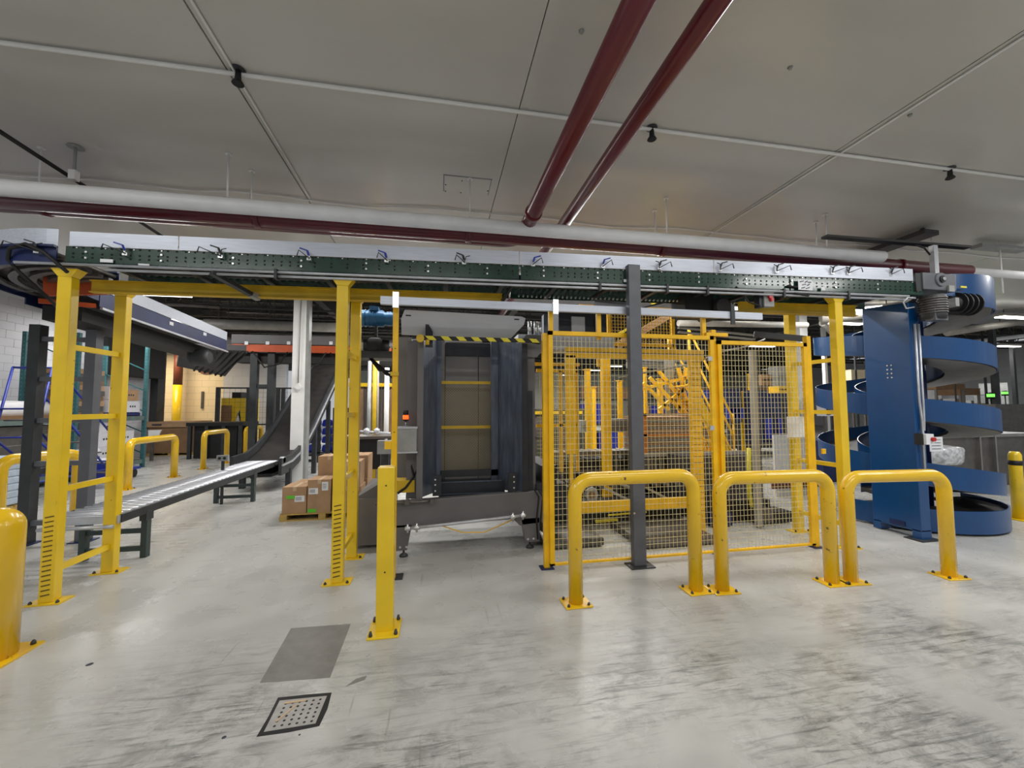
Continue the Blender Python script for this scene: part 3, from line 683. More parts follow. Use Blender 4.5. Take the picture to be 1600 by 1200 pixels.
# square stanchion in front of the machine
t = thing('square_stanchion', 'yellow square post standing alone in front of the grey machine', 'post', (-.385, 3.28, 0))
mb = MB(); mb.box(-.448, -.322, 3.25, 3.36, .012, 1.24); build('post', mb, YEL, t, bevel=.006)
mb = MB(); mb.box(-.50, -.27, 3.17, 3.44, 0, .014); bp = build('base_plate', mb, YEL, t, bevel=.003)
for q in ((-.475, 3.2), (-.295, 3.2), (-.475, 3.41), (-.295, 3.41)):
    mb = MB(); mb.lathe([(.014, .014), (.014, .026), (.008, .05)], (q[0], q[1], 0), 6); build('anchor_bolt', mb, DKF, bp)
for z in (.45, 1.1):
    mb = MB(); mb.lathe([(.006, -.004), (.006, 0)], (-.385, 3.25, z), 8, 'y'); build('screw_hole', mb, BLK, t)

# ================================================================== FENCE
fy = 4.17
FN = thing('mesh_fence', 'yellow framed wire mesh safety fence right of the grey machine', 'fence', (1.2, fy, 0))
for (x0, x1, zt) in ((1.17, 3.17, 2.52), (3.22, 4.45, 2.47)):
    t_ = .045 if x0 < 2 else .04
    mb = MB(); mb.box(x0, x0+.05, fy-.02, fy+.02, .04, zt); mb.box(x1-.05, x1, fy-.02, fy+.02, .04, zt)
    mb.box(x0, x1, fy-.02, fy+.02, zt-.045, zt); mb.box(x0, x1, fy-.02, fy+.02, .04, .06)
    pf = build('panel_frame', mb, YEL2, FN)
    mb = MB(); mb.wires(x0+.05, x1-.05, .06, zt-.045, fy, .062, .0036, .048); build('wire_mesh', mb, WIRE, pf, kind='stuff')
for x, zt, yy in ((3.195, 2.60, fy+.04), (4.50, 2.56, fy+.03), (1.145, 2.5, fy+.04)):
    mb = MB(); mb.box(x-.03, x+.03, yy-.03, yy+.03, .01, zt); ps = build('post', mb, YEL2, FN, bevel=.004)
    mb = MB(); mb.box(x-.07, x+.07, yy-.06, yy+.06, 0, .01); build('base_plate', mb, BLUD, ps)
for z in (1.45, 2.25, .55):
    mb = MB(); mb.box(3.08, 3.13, fy-.035, fy-.02, z-.025, z+.025); build('hinge', mb, BOLT, FN)
p = P(1285, 705, y=fy-.02); mb = MB(); mb.box(p.x-.02, p.x+.03, fy-.04, fy-.02, p.z-.03, p.z+.03); build('latch', mb, YEL2, FN)
# upper extensions holding the galvanised beam
for px, z0 in ((861, 2.5), (936, 2.45), (1100, 2.5)):
    x = P(px, 500, y=4.2).x; mb = MB(); mb.box(x-.024, x+.024, 4.2, 4.24, z0, 2.79); build('extension_post', mb, YEL2, FN)
p = P(1128, 519, y=4.17); mb = MB(); mb.box(3.08, 3.36, 4.15, 4.2, 2.52, 2.56); build('corner_bracket', mb, YEL2, FN)
t = thing('galvanised_rail', 'long pale galvanised rail crossing above the grey machine and fence', 'rail', (1.6, 4.2, 2.74))
mb = MB(); mb.box(-.57, 3.83, 4.14, 4.19, 2.735, 2.815); build('rail', mb, ALU, t)
for x in (-.42, 1.25, ):
    mb = MB(); mb.box(x-.03, x+.03, 4.125, 4.14, 2.70, 2.86); build('clamp', mb, BOLT, t)
for x in (3.42,):
    mb = MB(); mb.box(x-.03, x+.02, 4.12, 4.14, 2.66, 2.9); build('clamp', mb, DKF, t)
t = thing('light_curtain_post', 'slim yellow post left of the grey machine with foot plate', 'post', (-.40, 4.3, 0))
mb = MB(); mb.box(-.455, -.40, 4.22, 4.28, .01, 2.74); build('post', mb, YEL2, t, bevel=.004)
mb = MB(); mb.box(-.50, -.33, 4.2, 4.34, 0, .012); build('base_plate', mb, DKF, t)
mb = MB(); mb.box(-.47, -.39, 4.2, 4.22, 2.02, 2.06); build('strap', mb, YELD, t)
mb = MB(); mb.box(-.52, -.455, 4.22, 4.24, 1.28, 1.36); build('bracket', mb, YEL2, t)
for z in (.5, .9, 1.1, 1.45, 2.3):
    mb = MB(); mb.lathe([(.006, -.003), (.006, 0)], (-.428, 4.22, z), 6, 'y'); build('screw_hole', mb, BLK, t)
# grey post
t = thing('grey_steel_post', 'tall grey steel post bracing the overhead conveyor behind the first tube guard', 'post', (2.165, 4.06, 0))
mb = MB(); mb.box(2.06, 2.20, 4.04, 4.12, .012, 3.27); build('post', mb, GREYP, t, bevel=.005)
mb = MB(); mb.box(2.0, 2.27, 3.98, 4.16, 0, .012); build('base_plate', mb, DKF, t)
mb = MB(); mb.bar((2.10, 4.12, 2.82), (1.95, 4.7, 3.0), .05, .08); build('brace', mb, GREYP, t)
mb = MB(); mb.bar((2.16, 4.12, 2.78), (2.8, 4.5, 3.0), .02, .02); build('tie_rod', mb, DKF, t)
p = P(991, 802, y=4.04); mb = MB(); mb.lathe([(.012, -.006), (.012, 0)], (p.x, 4.04, p.z), 8, 'y'); build('screw', mb, BOLT, t)

# ================================================================== GREY LIFT MACHINE
M = thing('case_lift_machine', 'tall grey vertical lift machine with splayed steel guides and hazard striped bar', 'machine', (.35, 5.2, 0))
# base beam with legs
mb = MB(); mb.prism([(-.62, .62), (1.22, .68), (1.30, .62), (1.30, .30), (.98, .28), (.90, .36), (-.05, .33), (-.5, .33), (-.62, .40)], .10, 'y', 4.80); b_ = build('base_beam', mb, MCH, M, bevel=.008); fixnormals(b_)
for x0, x1, s_ in ((-.46, -.28, 1), (1.0, 1.22, -1)):
    mb = MB(); mb.hexa([(x0+(.05 if s_ < 0 else 0), 4.80, .08), (x1-(.05 if s_ > 0 else 0), 4.80, .08), (x1-(.05 if s_ > 0 else 0), 4.9, .08), (x0+(.05 if s_ < 0 else 0), 4.9, .08)],
                       [(x0, 4.80, .36), (x1, 4.80, .36), (x1, 4.9, .36), (x0, 4.9, .36)]); lg = build('leg', mb, MCH, M)
    xm = (x0+x1)/2
    mb = MB(); mb.lathe([(.05, 0), (.045, .02), (.012, .04), (.012, .10)], (xm, 4.85, 0), 12); build('levelling_foot', mb, DKF, lg)
    for q in (-.035, .035):
        mb = MB(); mb.lathe([(.014, -.012), (.014, 0)], (xm+q, 4.80, .12), 6, 'y'); build('bolt', mb, BOLT, lg)
mb = MB(); mb.box(-.98, -.6, 5.15, 6.6, .05, .60); mb.prism([(-.98, .60), (-.6, .60), (-.6, .82)], .5, 'y', 5.2); o = build('side_cabinet', mb, MCH, M); fixnormals(o)
mb = MB(); mb.box(1.2, 1.34, 4.85, 6.6, .05, .75); build('side_cabinet', mb, MCHD, M)
mb = MB(); mb.tube([(-.30, 4.72, .345), (.25, 4.72, .375), (1.0, 4.72, .42)], .018, 8); build('air_pipe', mb, STEEL, M)
for x, z in ((-.22, .35), (.88, .41), (1.0, .42), (-.32, .345)):
    mb = MB(); mb.lathe([(.026, -.03), (.026, .03)], (x, 4.72, z), 10, 'x'); mb.lathe([(.012, -.05), (.012, .05)], (x, 4.72, z), 8); build('pipe_fitting', mb, BOLT, M)
mb = MB(); mb.tube([(.05, 4.74, .35), (.3, 4.73, .26), (.55, 4.73, .25), (.9, 4.74, .38)], .006, 6); build('air_hose', mb, YEL2, M, label='thin yellow sagging hose')
for k, dx in enumerate((0, .05)):
    mb = MB(); mb.tube([(1.16+dx, 4.78, .70), (1.20+dx, 4.74, .62), (1.17+dx, 4.74, .35), (1.19+dx, 4.76, .12)], .011, 6); build('hose', mb, BLK, M)
mb = MB(); mb.tube([(1.22, 4.76, .22), (1.26, 4.74, .12), (1.34, 4.76, .12)], .018, 8); build('elbow_pipe', mb, STEEL, M)
for x in (-.38, -.1):
    mb = MB(); mb.tube([(x-.3, 4.76, .62), (x+.05, 4.76, .63)], .015, 8); mb.lathe([(.03, -.04), (.03, .01)], (x+.05, 4.76, .63), 10, 'y'); build('air_fitting', mb, STND, M)
# rear grey wall panels
xs = [-.42, -.33, .11, .57, 1.0]
for (x0, x1, yb) in ((-.52, -.345, 5.42), (-.335, .095, 5.6), (.105, .565, 5.7), (.575, 1.0, 5.7)):
    mb = MB(); mb.box(x0, x1, yb, yb+.03, .62, 2.62); build('panel', mb, MCHP, M)
mb = MB(); mb.box(-.5, 1.0, 5.75, 5.78, .6, 2.6); build('panel_backing', mb, BLK, M)
mb = MB(); mb.box(.1, 1.0, 5.66, 5.7, 2.42, 2.6); build('upper_panel', mb, MCHD, M)
# guides: flange + splayed plate + edge
for s_, (xf0, xf1, xe) in ((-1, (-.01, .05, -.165)), (1, (.70, .79, 1.02))):
    x_in = xf0 if s_ < 0 else xf1
    mb = MB(); mb.box(xf0, xf1, 5.30, 5.36, .60, 2.62 if s_ < 0 else 2.60); build('guide_flange', mb, MCHB, M, label='blue grey steel guide flange')
    mb = MB(); zt0, zt1 = (2.62, 2.62) if s_ > 0 else (2.62, 2.72)
    mb.hexa([(x_in, 5.30, .62), (xe, 4.84, .66), (xe+.012*s_, 4.84, .66), (x_in+.012*s_, 5.30, .62)], [(x_in, 5.30, zt0), (xe, 4.84, 2.48), (xe+.012*s_, 4.84, 2.48), (x_in+.012*s_, 5.30, zt0)])
    o = build('splayed_guide', mb, MCHB, M, label='mottled blue grey splayed guide plate'); fixnormals(o)
    mb = MB(); e0, e1 = sorted((xe, xe+.07*s_)); mb.box(e0, e1, 4.82, 4.86, .62, 2.48); build('guide_edge', mb, MCHD if s_ > 0 else MCH, M)
mb = MB(); mb.prism([(-.145, 2.40), (-.06, 2.40), (-.06, 2.58), (-.145, 2.74)], .02, 'y', 4.76); o = build('guide_fin', mb, MCHD, M); fixnormals(o)
mb = MB(); mb.box(-.36, -.17, 4.95, 5.25, .62, 2.5); build('left_mast', mb, MCH, M)
mb = MB(); mb.box(1.06, 1.20, 4.9, 5.6, .62, 2.45); build('right_mast', mb, MCH, M)
mb = MB(); mb.box(1.10, 1.16, 4.86, 4.9, .62, 1.9); build('corner_strip', mb, MCHD, M)
# bottom tray between guides
mb = MB(); mb.box(.02, .84, 5.05, 5.09, .60, .78); build('tray_front', mb, MCHD, M)
mb = MB(); mb.box(.04, .80, 5.09, 5.6, .70, .72); build('tray_floor', mb, MCHD, M)
mb = MB(); mb.box(.04, .80, 5.30, 5.36, .80, .88); build('tray_lip', mb, DKF, M)
mb = MB(); mb.box(.04, .80, 5.04, 5.06, .775, .785); mb.box(.02, .84, 5.035, 5.05, .63, .64); build('tray_edge', mb, MCHB, M)
for x in (.0, .90):
    mb = MB(); mb.box(x-.05, x+.05, 4.86, 4.90, .66, .90); br = build('bracket_plate', mb, MCHD, M)
    for z in (.72, .79, .85):
        mb = MB(); mb.lathe([(.010, -.008), (.010, 0)], (x+(-.02 if x < .5 else .02), 4.86, z), 8, 'y'); build('bolt', mb, BOLT, br)
# hood
mb = MB(); mb.prism([(-.42, 2.72), (-.38, 2.83), (1.0, 2.80), (1.05, 2.78), (1.03, 2.70)], .012, 'y', 4.74); o = build('hood_top', mb, MCHL, M); fixnormals(o)
mb = MB(); mb.add([(-.42, 4.74, 2.72), (1.03, 4.74, 2.70), (.86, 4.82, 2.52), (-.42, 4.82, 2.55), (-.42, 4.752, 2.72), (1.03, 4.752, 2.70), (.86, 4.832, 2.52), (-.42, 4.832, 2.55)],
                  [(0, 3, 2, 1), (4, 5, 6, 7), (0, 1, 5, 4), (1, 2, 6, 5), (2, 3, 7, 6), (3, 0, 4, 7)]); o = build('hood_front', mb, MCHL, M, label='light grey sheet metal hood'); fixnormals(o)
for x in (-.34, .94):
    mb = MB(); mb.box(x-.03, x+.03, 4.735, 4.741, 2.755, 2.768); build('hood_slot', mb, BLK, M)
mb = MB(); mb.prism([(1.02, 2.32), (1.22, 2.32), (1.32, 2.44), (1.32, 2.60), (1.08, 2.60), (1.02, 2.5)], .35, 'y', 4.86); o = build('drive_bracket', mb, MCH, M); fixnormals(o)
mb = MB(); mb.lathe([(.022, -.004), (.022, 0)], (1.19, 4.86, 2.54), 12, 'y'); build('bracket_hole', mb, BLK, M)
# hazard bar
hz = MB(); HB = None
for i in range(16):
    x0 = -.19+i*.0875; mb = MB(); mb.prism([(x0, 2.475), (x0+.0875, 2.475), (x0+.0875-.045, 2.52), (x0-.045, 2.52)], .03, 'y', 4.68)
    o = build('hazard_stripe', mb, HAZY if i % 2 else BLK, M); fixnormals(o)
mb = MB(); mb.lathe([(.045, -.03), (.045, .03)], (-.2, 4.70, 2.49), 12, 'y'); build('bar_knob', mb, YELD, M)
mb = MB(); mb.tube([(-.12, 4.7, 2.48), (-.12, 4.7, 2.42)], .022, 8); build('bar_stop', mb, YELD, M)
mb = MB(); mb.bar((1.05, 4.7, 2.50), (1.22, 4.72, 2.47), .04, .02); build('bar_end', mb, BLK, M)
# upper drive clutter above the hood to the right
mb = MB(); mb.box(1.55, 2.2, 5.0, 5.4, 2.62, 2.98); build('drive_box', mb, MCHD, M)
mb = MB(); mb.box(1.72, 1.90, 4.97, 5.0, 2.66, 2.88); build('drive_plate', mb, MCHL, M)
mb = MB(); mb.box(1.0, 2.3, 4.95, 5.35, 2.44, 2.62); build('cross_beam', mb, MCHL, M)
for i, x in enumerate((1.16, 1.24, 1.30)):
    mb = MB(); mb.tube([(x, 5.0, 2.62), (x, 5.0, 2.8)], .025, 10); build('cylinder', mb, BOLT, M)
mb = MB(); mb.box(1.35, 1.45, 5.0, 5.1, 2.6, 2.9); mb.box(2.05, 2.13, 4.96, 5.0, 2.6, 2.9); build('upright', mb, MCHB, M)
# operator box with beacon
OB = thing('control_box', 'grey control cabinet with orange beacon at the left of the lift machine', 'control box', (-.36, 4.95, 1.1))
mb = MB(); mb.box(-.47, -.235, 4.78, 4.94, 1.19, 1.46); build('cabinet', mb, GLASSY, OB)
mb = MB(); mb.box(-.48, -.225, 4.77, 4.945, 1.455, 1.475); mb.box(-.48, -.225, 4.77, 4.945, 1.175, 1.19); build('cabinet_rim', mb, MCHL, OB)
mb = MB(); mb.tube([(-.365, 4.86, 1.475), (-.365, 4.86, 1.54)], .006, 6); build('beacon_stem', mb, BOLT, OB)
mb = MB(); mb.lathe([(.02, 1.535), (.03, 1.55), (.03, 1.56)], (-.365, 4.86, 0), 14); mb.lathe([(.03, 1.61), (.03, 1.665)], (-.365, 4.86, 0), 14); build('beacon_base', mb, BLK, OB)
mb = MB(); mb.lathe([(.032, 1.56), (.034, 1.585), (.03, 1.61)], (-.365, 4.86, 0), 14); build('beacon_lens', mb, ORB, OB, label='lit orange beacon lens')
mb = MB(); mb.tube([(-.28, 4.98, 1.14), (-.30, 4.96, 1.0), (-.27, 4.94, .88), (-.36, 4.92, .76), (-.45, 4.9, .70)], .014, 8); mb.tube([(-.26, 4.98, 1.14), (-.24, 4.96, .95), (-.3, 4.94, .82)], .012, 8); build('cable', mb, BLK, OB)
t = thing('cable_shelf', 'pale yellow shelf plate under the control cabinet', 'shelf', (-.38, 5.0, .7)); mb = MB(); mb.box(-.5, -.26, 4.93, 5.15, .70, .84); build('shelf_plate', mb, YELD, t)
# blue motor and black drive stack left of the machine top
D = thing('blue_drive_motor', 'blue electric motor on a black drive left of the grey hood', 'motor', (-.8, 6.0, 2.4))
y = 6.0; c = P(590, 498, y=y)
mb = MB(); mb.lathe([(.06, -.30), (.115, -.27), (.12, .08), (.09, .11), (.10, .13), (.10, .26)], c, 18, 'x'); build('motor_body', mb, MOTB, D)
for i in range(5):
    mb = MB(); mb.lathe([(.127, -.004), (.127, .004)], (c.x-.22+i*.055, y, c.z), 18, 'x'); build('cooling_fin', mb, MOTB, D)
mb = MB(); mb.box(c.x-.1, c.x+.02, y-.1, y+.1, c.z+.10, c.z+.16); build('terminal_box', mb, MOTB, D)
mb = MB(); mb.box(c.x-.04, c.x, y-.03, y+.03, c.z-.35, c.z-.1); mb.box(c.x-.3, c.x+.3, y-.15, y+.15, c.z-.33, c.z-.29); build('mount', mb, MCHD, D)
q = P(588, 541, y=y); mb = MB(); mb.lathe([(.16, -.08), (.18, -.06), (.18, .08), (.16, .1)], q, 20); build('drum', mb, BLK, D)
mb = MB(); mb.box(q.x-.4, q.x+.4, y-.1, y+.3, q.z-.18, q.z-.08); build('bed', mb, DKF, D)
for i in range(3):
    mb = MB(); mb.tube([q+Vector((-.1, 0, -.15)), q+Vector((.05+.1*i, -.05, -.35-.06*i)), q+Vector((.35, -.05, -.38-.06*i)), q+Vector((.5, 0, -.3))], .018, 8); build('cable', mb, BLK, D)
mb = MB(); mb.tube([P(560, 555, y=y), P(592, 556, y=y), P(600, 547, y=y), P(612, 542, y=y)], .012, 6); build('conduit', mb, STEEL, D)
p = P(564, 542, y=6.0); mb = MB(); mb.box(p.x-.05, p.x+.05, 5.95, 6.0, p.z-.06, p.z+.06); build('junction_box', mb, WHT, D)
# bank of vertical pipes and ducts behind
for px, w_, m, lb in ((577, .09, STEEL, 'galvanised vertical pipe left of the machine'), (585, .1, YELD, 'yellow vertical pipe left of the machine'), (590, .05, DUCT, 'thin pale vertical pipe between the yellow pipe and the slim yellow post'), (604, .11, WHT, 'white vertical duct beside the slim yellow post')):
    p = P(px, 640, y=9.5); mb = MB(); mb.tube([(0, 0, 0), (0, 0, 2.9 if px < 600 else 2.6)], w_/2, 10)
    o = build('vertical_pipe', mb, m); o.location = (p.x, 9.5, 0); tag(o, lb, 'pipe', 'vertical pipes left of the machine')
# expanded-metal gate in the machine
t = thing('mesh_gate', 'yellow topped expanded metal gate inside the grey machine', 'gate', (.3, 5.5, .6))
for z in (1.43, 2.03):
    mb = MB(); mb.box(.04, .85, 5.45, 5.49, z-.02, z+.02); build('rail', mb, YELD, t)
mb = MB(); mb.box(-.30, -.25, 5.42, 5.46, 1.2, 2.06); mb.box(-.25, -.2, 5.42, 5.46, 2.02, 2.06); build('side_rail', mb, YELD, t)
mb = MB(); sp = .035
x0, x1, z0, z1 = .05, .82, .84, 2.0
n = int((x1-x0+z1-z0)/sp)
for i in range(n):
    s_ = i*sp
    xa, za = (x0, z0+s_) if s_ < z1-z0 else (x0+s_-(z1-z0), z1); xb, zb = (x0+s_, z0) if s_ < x1-x0 else (x1, z0+s_-(x1-x0))
    mb.bar((xa, 5.47, za), (xb, 5.47, zb), .0028, .0028, (0, 1, 0))
    mb.bar((x0+x1-xa, 5.475, za), (x0+x1-xb, 5.475, zb), .0028, .0028, (0, 1, 0))
build('expanded_mesh', mb, mat('mesh_olive', (190, 172, 116), .5, 0), t, kind='stuff')

# ================================================================== PALLETISER CELL BEHIND THE FENCE
def frame_gate(name, lb, pts, wd, y, m=YEL2, mesh=None, dep=.08, cat='frame', label_m='frame_bar'):
    "pts: list of ((x0,z0),(x1,z1)) members"
    t = thing(name, lb, cat, (pts[0][0][0], y, 0))
    for a, b in pts:
        mb = MB(); mb.bar((a[0], y, a[1]), (b[0], y, b[1]), wd if a[0] == b[0] else dep, dep if a[0] == b[0] else wd, (0, 1, 0) if a[0] == b[0] else (0, 0, 1)); build(label_m, mb, m, t)
    if mesh:
        for (x0, x1, z0, z1, sp, th, mm) in mesh:
            mb = MB(); mb.wires(x0, x1, z0, z1, y, sp, th); build('wire_mesh', mb, mm, t, kind='stuff')
    return t
y = 4.95
GT = frame_gate('inner_gate', 'heavy yellow gate frame standing just behind the left mesh panel', [((1.62, 2.40), (3.60, 2.40)), ((1.68, 1.1), (1.68, 2.36)), ((1.65, .42), (3.45, .42))], .13, y, dep=.06)
mb = MB(); mb.box(1.62, 3.6, y-.04, y-.034, 2.395, 2.41); build('groove', mb, CARDD, GT)
for k in range(26):
    z = .3+k*.08; mb = MB(); mb.box(3.39, 3.535, y-.033, y-.030, z, z+.006); build('post_rung_mark', mb, CARDD, GT)
mb = MB(); mb.box(3.38, 3.545, y-.03, y+.03, .02, 2.46); build('wide_post', mb, YEL2, GT)
mb = MB(); mb.box(1.655, 1.70, y-.03, y+.03, .1, 1.1); build('lower_post', mb, YEL2, GT)
LG = frame_gate('low_mesh_gate', 'low yellow mesh gate between the lift machine and the fence', [((P(831, 600, y=6).x, .6), (P(831, 600, y=6).x, 2.33)), ((P(828, 566, y=6).x, 2.36), (P(905, 566, y=6).x, 2.36)), ((P(838, 566, y=6).x, 2.26), (P(903, 566, y=6).x, 2.26)), ((P(901, 600, y=6).x, .7), (P(901, 600, y=6).x, 2.26)), ((P(838, 666, y=6).x, 1.41), (P(901, 666, y=6).x, 1.41)), ((P(876, 600, y=6).x, .7), (P(876, 600, y=6).x, 2.26))], .05, 6.0, dep=.04,
               mesh=[(P(838, 600, y=6).x, P(901, 600, y=6).x, .7, 2.26, .06, .006, WIRE)])
# tall yellow columns and cell frame
def ypost(px, y, z0, z1, w_, lb, m=YEL2, cat='post', nm='cell_post'):
    p = P(px, 600, y=y); t = thing(nm, lb, cat, (p.x, y, 0), 'yellow posts inside the palletiser cell')
    mb = MB(); mb.box(p.x-w_/2, p.x+w_/2, y-w_/2, y+w_/2, z0, z1); build('post', mb, m, t)
    mb = MB(); mb.box(p.x-w_, p.x+w_, y-w_, y+w_, 0, .015); build('base_plate', mb, m, t)
    mb = MB(); mb.box(p.x-w_*.7, p.x+w_*.7, y-w_*.7, y+w_*.7, z1-.02, z1); build('cap', mb, m, t)
    return t
ypost(946, 6.4, .015, 2.95, .13, 'stout yellow post left of the grey post, in the cell')
ypost(918, 7.6, .015, 2.45, .10, 'yellow cell post left of the stout one')
ypost(927, 9.5, .015, 2.2, .09, 'thin yellow cell post between two stouter ones')
ypost(968, 8.6, .015, 2.3, .09, 'yellow cell post immediately left of the grey post')
ypost(1008, 8.0, .015, 2.55, .06, 'slim bright yellow cell post right of the grey post')
ypost(1031, 8.6, .015, 2.35, .10, 'yellow cell post right of the slim bright one')
ypost(1157, 9.4, .015, 2.1, .10, 'olive yellow post behind the mesh, left of the white strut')
ypost(1171, 9.8, .015, 2.6, .06, 'thin yellow post behind the mesh, right of the olive one')
# rack columns (yellow) behind right panel = rear leg of right frame etc.
t = thing('white_strut', 'slim pale steel strut standing behind the right mesh panel', 'post', (P(1177, 600, y=5).x, 5.0, 0))
p = P(1177, 600, y=5.0); mb = MB(); mb.box(p.x-.03, p.x+.03, 4.98, 5.04, .01, 2.5); build('strut', mb, DUCT, t)
mb = MB(); mb.box(p.x+.03, p.x+.09, 5.0, 5.06, .01, 2.5); build('grey_channel', mb, GREYP, t)
t = thing('white_roll_panel', 'upright white panel strip seen through the right end of the mesh', 'panel', (P(1257, 700, y=6.6).x, 6.6, 0))
a, b = P(1212, 760, y=6.6), P(1264, 760, y=6.6)
mb = MB(); mb.box(a.x, b.x, 6.6, 6.64, .25, 1.15); build('panel_sheet', mb, PLAS, t); mb = MB(); mb.box(a.x-.1, b.x+.2, 6.55, 6.6, .16, .25); build('brown_skirt', mb, BROWN, t)
mb = MB(); mb.box(a.x, b.x+.2, 6.58, 6.66, 0, .16); build('foot', mb, WHT, t)
t = thing('paper_notice', 'pale notice board fixed near the right fence post', 'notice', tuple(P(1245, 668, y=4.6)))
a, b = P(1230, 651, y=4.6), P(1264, 683, y=4.6); mb = MB(); mb.box(a.x, b.x, 4.6, 4.61, b.z, a.z); build('board', mb, PLAS, t)
# stacked slip-sheet magazine right of grey post
y = 6.2; a, b = P(1004, 648, y=y), P(1082, 705, y=y)
t = thing('sheet_magazine', 'tall stack of grey brown sheets in an orange brown frame behind the gate', 'stack', (a.x, y, 0))
n = 18
for i in range(n):
    z = .92+(a.z-.95)*i/n; mb = MB(); mb.box(a.x+.05+random.uniform(-.01, .01), b.x-.02, y, y+.8, z, z+(a.z-.95)/n-.006); build('sheet', mb, CARD if i % 3 else GLASSY, t)
mb = MB(); mb.box(a.x, a.x+.05, y-.04, y, .88, a.z+.02); build('frame_upright', mb, AMB, t)
for z in (a.z, 1.22, ):
    mb = MB(); mb.box(a.x, b.x+.05, y-.04, y-.01, z-.02, z+.02); build('frame_bar', mb, AMB if z < 1.5 else CARD, t)
mb = MB(); mb.box(a.x-.1, b.x+.1, y-.06, y, .87, .92); build('base_shelf', mb, DUCT, t)
mb = MB(); mb.box(a.x, b.x, y, y+.8, .5, .87); build('base_block', mb, STND, t)
for i in range(9):
    x = a.x+.08+i*.11; mb = MB(); mb.box(x, x+.02, y-.02, y, .50, .86); build('grille_bar', mb, DUCT, t)
# lower machine bed with pale yellow rail, diagonal arms
B = thing('palletiser_bed', 'dark palletiser bed with pale yellow rail low behind the mesh', 'machine', (2.3, 5.5, 0))
z = P(990, 788, y=5.45).z
mb = MB(); mb.box(1.95, 3.6, 5.4, 5.46, z-.03, z+.03); build('front_rail', mb, HAZY, B)
mb = MB(); mb.box(1.6, 3.7, 5.5, 6.1, .12, z-.03); build('bed_body', mb, BLK, B)
for i in range(12):
    mb = MB(); mb.tube([(1.65+i*.17, 5.48, .55), (1.65+i*.17, 6.1, .55)], .03, 8); build('bed_roller', mb, STND, B)
for (a, b) in (((975, 745), (1065, 790)), ((915, 748), (1000, 790)), ((940, 745), (985, 762))):
    mb = MB(); mb.bar(P(*a, y=5.6), P(*b, y=5.4), .03, .03); build('link_arm', mb, DUCT, B)
mb = MB(); mb.bar(P(930, 815, y=5.35), P(965, 812, y=5.35), .03, .03); mb.bar(P(950, 805, y=5.35), P(1010, 800, y=5.35), .02, .02); build('rod', mb, HAZY, B)
c = P(923, 772, y=5.35); mb = MB(); mb.lathe([(.09, 0), (.10, .03), (.05, .05)], c-Vector((0, .05, 0)), 20, 'y'); build('wheel', mb, GLASSY, B)
mb = MB(); mb.lathe([(.045, -.01), (.045, 0)], c-Vector((0, .05, 0)), 16, 'y'); build('hub', mb, CARDD, B)
mb = MB(); mb.box(1.3, 2.0, 4.7, 5.4, .02, .10); mb.box(2.4, 3.4, 4.5, 5.4, .02, .09); build('floor_tray', mb, STND, B)
mb = MB(); mb.box(1.3, 1.62, 5.0, 6.0, .3, .72); mb.box(1.3, 1.5, 5.0, 6.0, .72, .95); build('left_housing', mb, MCHD, B)
RB = thing('pallet_transfer_unit', 'dark transfer unit with hoses low behind the right mesh panel', 'machine', (3.9, 5.4, 0))
mb = MB(); mb.box(3.75, 5.2, 5.75, 6.3, .05, .92); build('body', mb, CANGRY, RB)
mb = MB(); mb.box(3.8, 5.15, 5.72, 5.75, .60, .66); mb.box(3.8, 5.15, 5.72, 5.75, .30, .34); build('body_rib', mb, STND, RB)
mb = MB(); mb.box(4.2, 4.9, 5.3, 5.7, .02, .30); build('block', mb, BLK, RB)
mb = MB(); mb.lathe([(.28, 0), (.32, .05), (.32, .25)], (3.95, 5.3, .2), 20, 'y'); build('drum', mb, BLK, RB)
c = P(1160, 793, y=5.5); mb = MB(); mb.box(c.x-.13, c.x+.10, 5.45, 5.55, c.z-.09, c.z+.09); build('red_cover', mb, mat('machine_red', (200, 60, 36), .45), RB)
mb = MB(); mb.tube([P(1170, 700, y=5.3), P(1171, 770, y=5.3), P(1175, 800, y=5.3), P(1181, 828, y=5.3), P(1135, 834, y=5.3)], .03, 8); build('yellow_hose', mb, HAZY, RB)
for i, (px, py, w_, h_) in enumerate(((1130, 835, .3, .12), (1200, 845, .25, .14), (1225, 850, .3, .1))):
    c = P(px, py, y=5.1); mb = MB(); mb.box(c.x-w_/2, c.x+w_/2, 5.1, 5.4, .02, .02+h_+.05); build('floor_unit', mb, [BLUD, STND, BLK][i], RB)
# white ram / robot arm column & feed pipe
t = thing('dosing_column', 'grey white vertical ram with crossed yellow arms behind the sheet stack', 'machine', (P(1047, 600, y=7.6).x, 7.6, 0))
p = P(1047, 600, y=7.6); mb = MB(); mb.lathe([(.11, 1.5), (.11, 2.65), (.16, 2.75)], (p.x, 7.6, 0), 16); build('ram', mb, GLASSY, t)
mb = MB(); mb.box(p.x-.2, p.x+.2, 7.5, 7.8, 0, 1.5); build('ram_base', mb, YEL2, t)
for (a, b) in (((1015, 590), (1068, 645)), ((1028, 578), (1078, 640)), ((1005, 598), (1045, 640)), ((1060, 575), (1075, 640)), ((1072, 575), (1060, 640)), ((1030, 640), (1078, 600)), ((995, 610), (1080, 588))):
    mb = MB(); mb.bar(P(*a, y=7.4), P(*b, y=7.4), .06, .06); build('arm', mb, YEL2, t)
mb = MB(); mb.tube([P(968, 590, y=5.6), P(1030, 578, y=5.6), P(1085, 568, y=5.5), P(1128, 549, y=4.25)], .014, 8); build('feed_pipe', mb, DUCT, t)
mb = MB(); mb.tube([P(1128, 549, y=4.25), P(1165, 542, y=5.0), P(1195, 530, y=5.6)], .012, 8); build('feed_pipe', mb, DUCT, t)
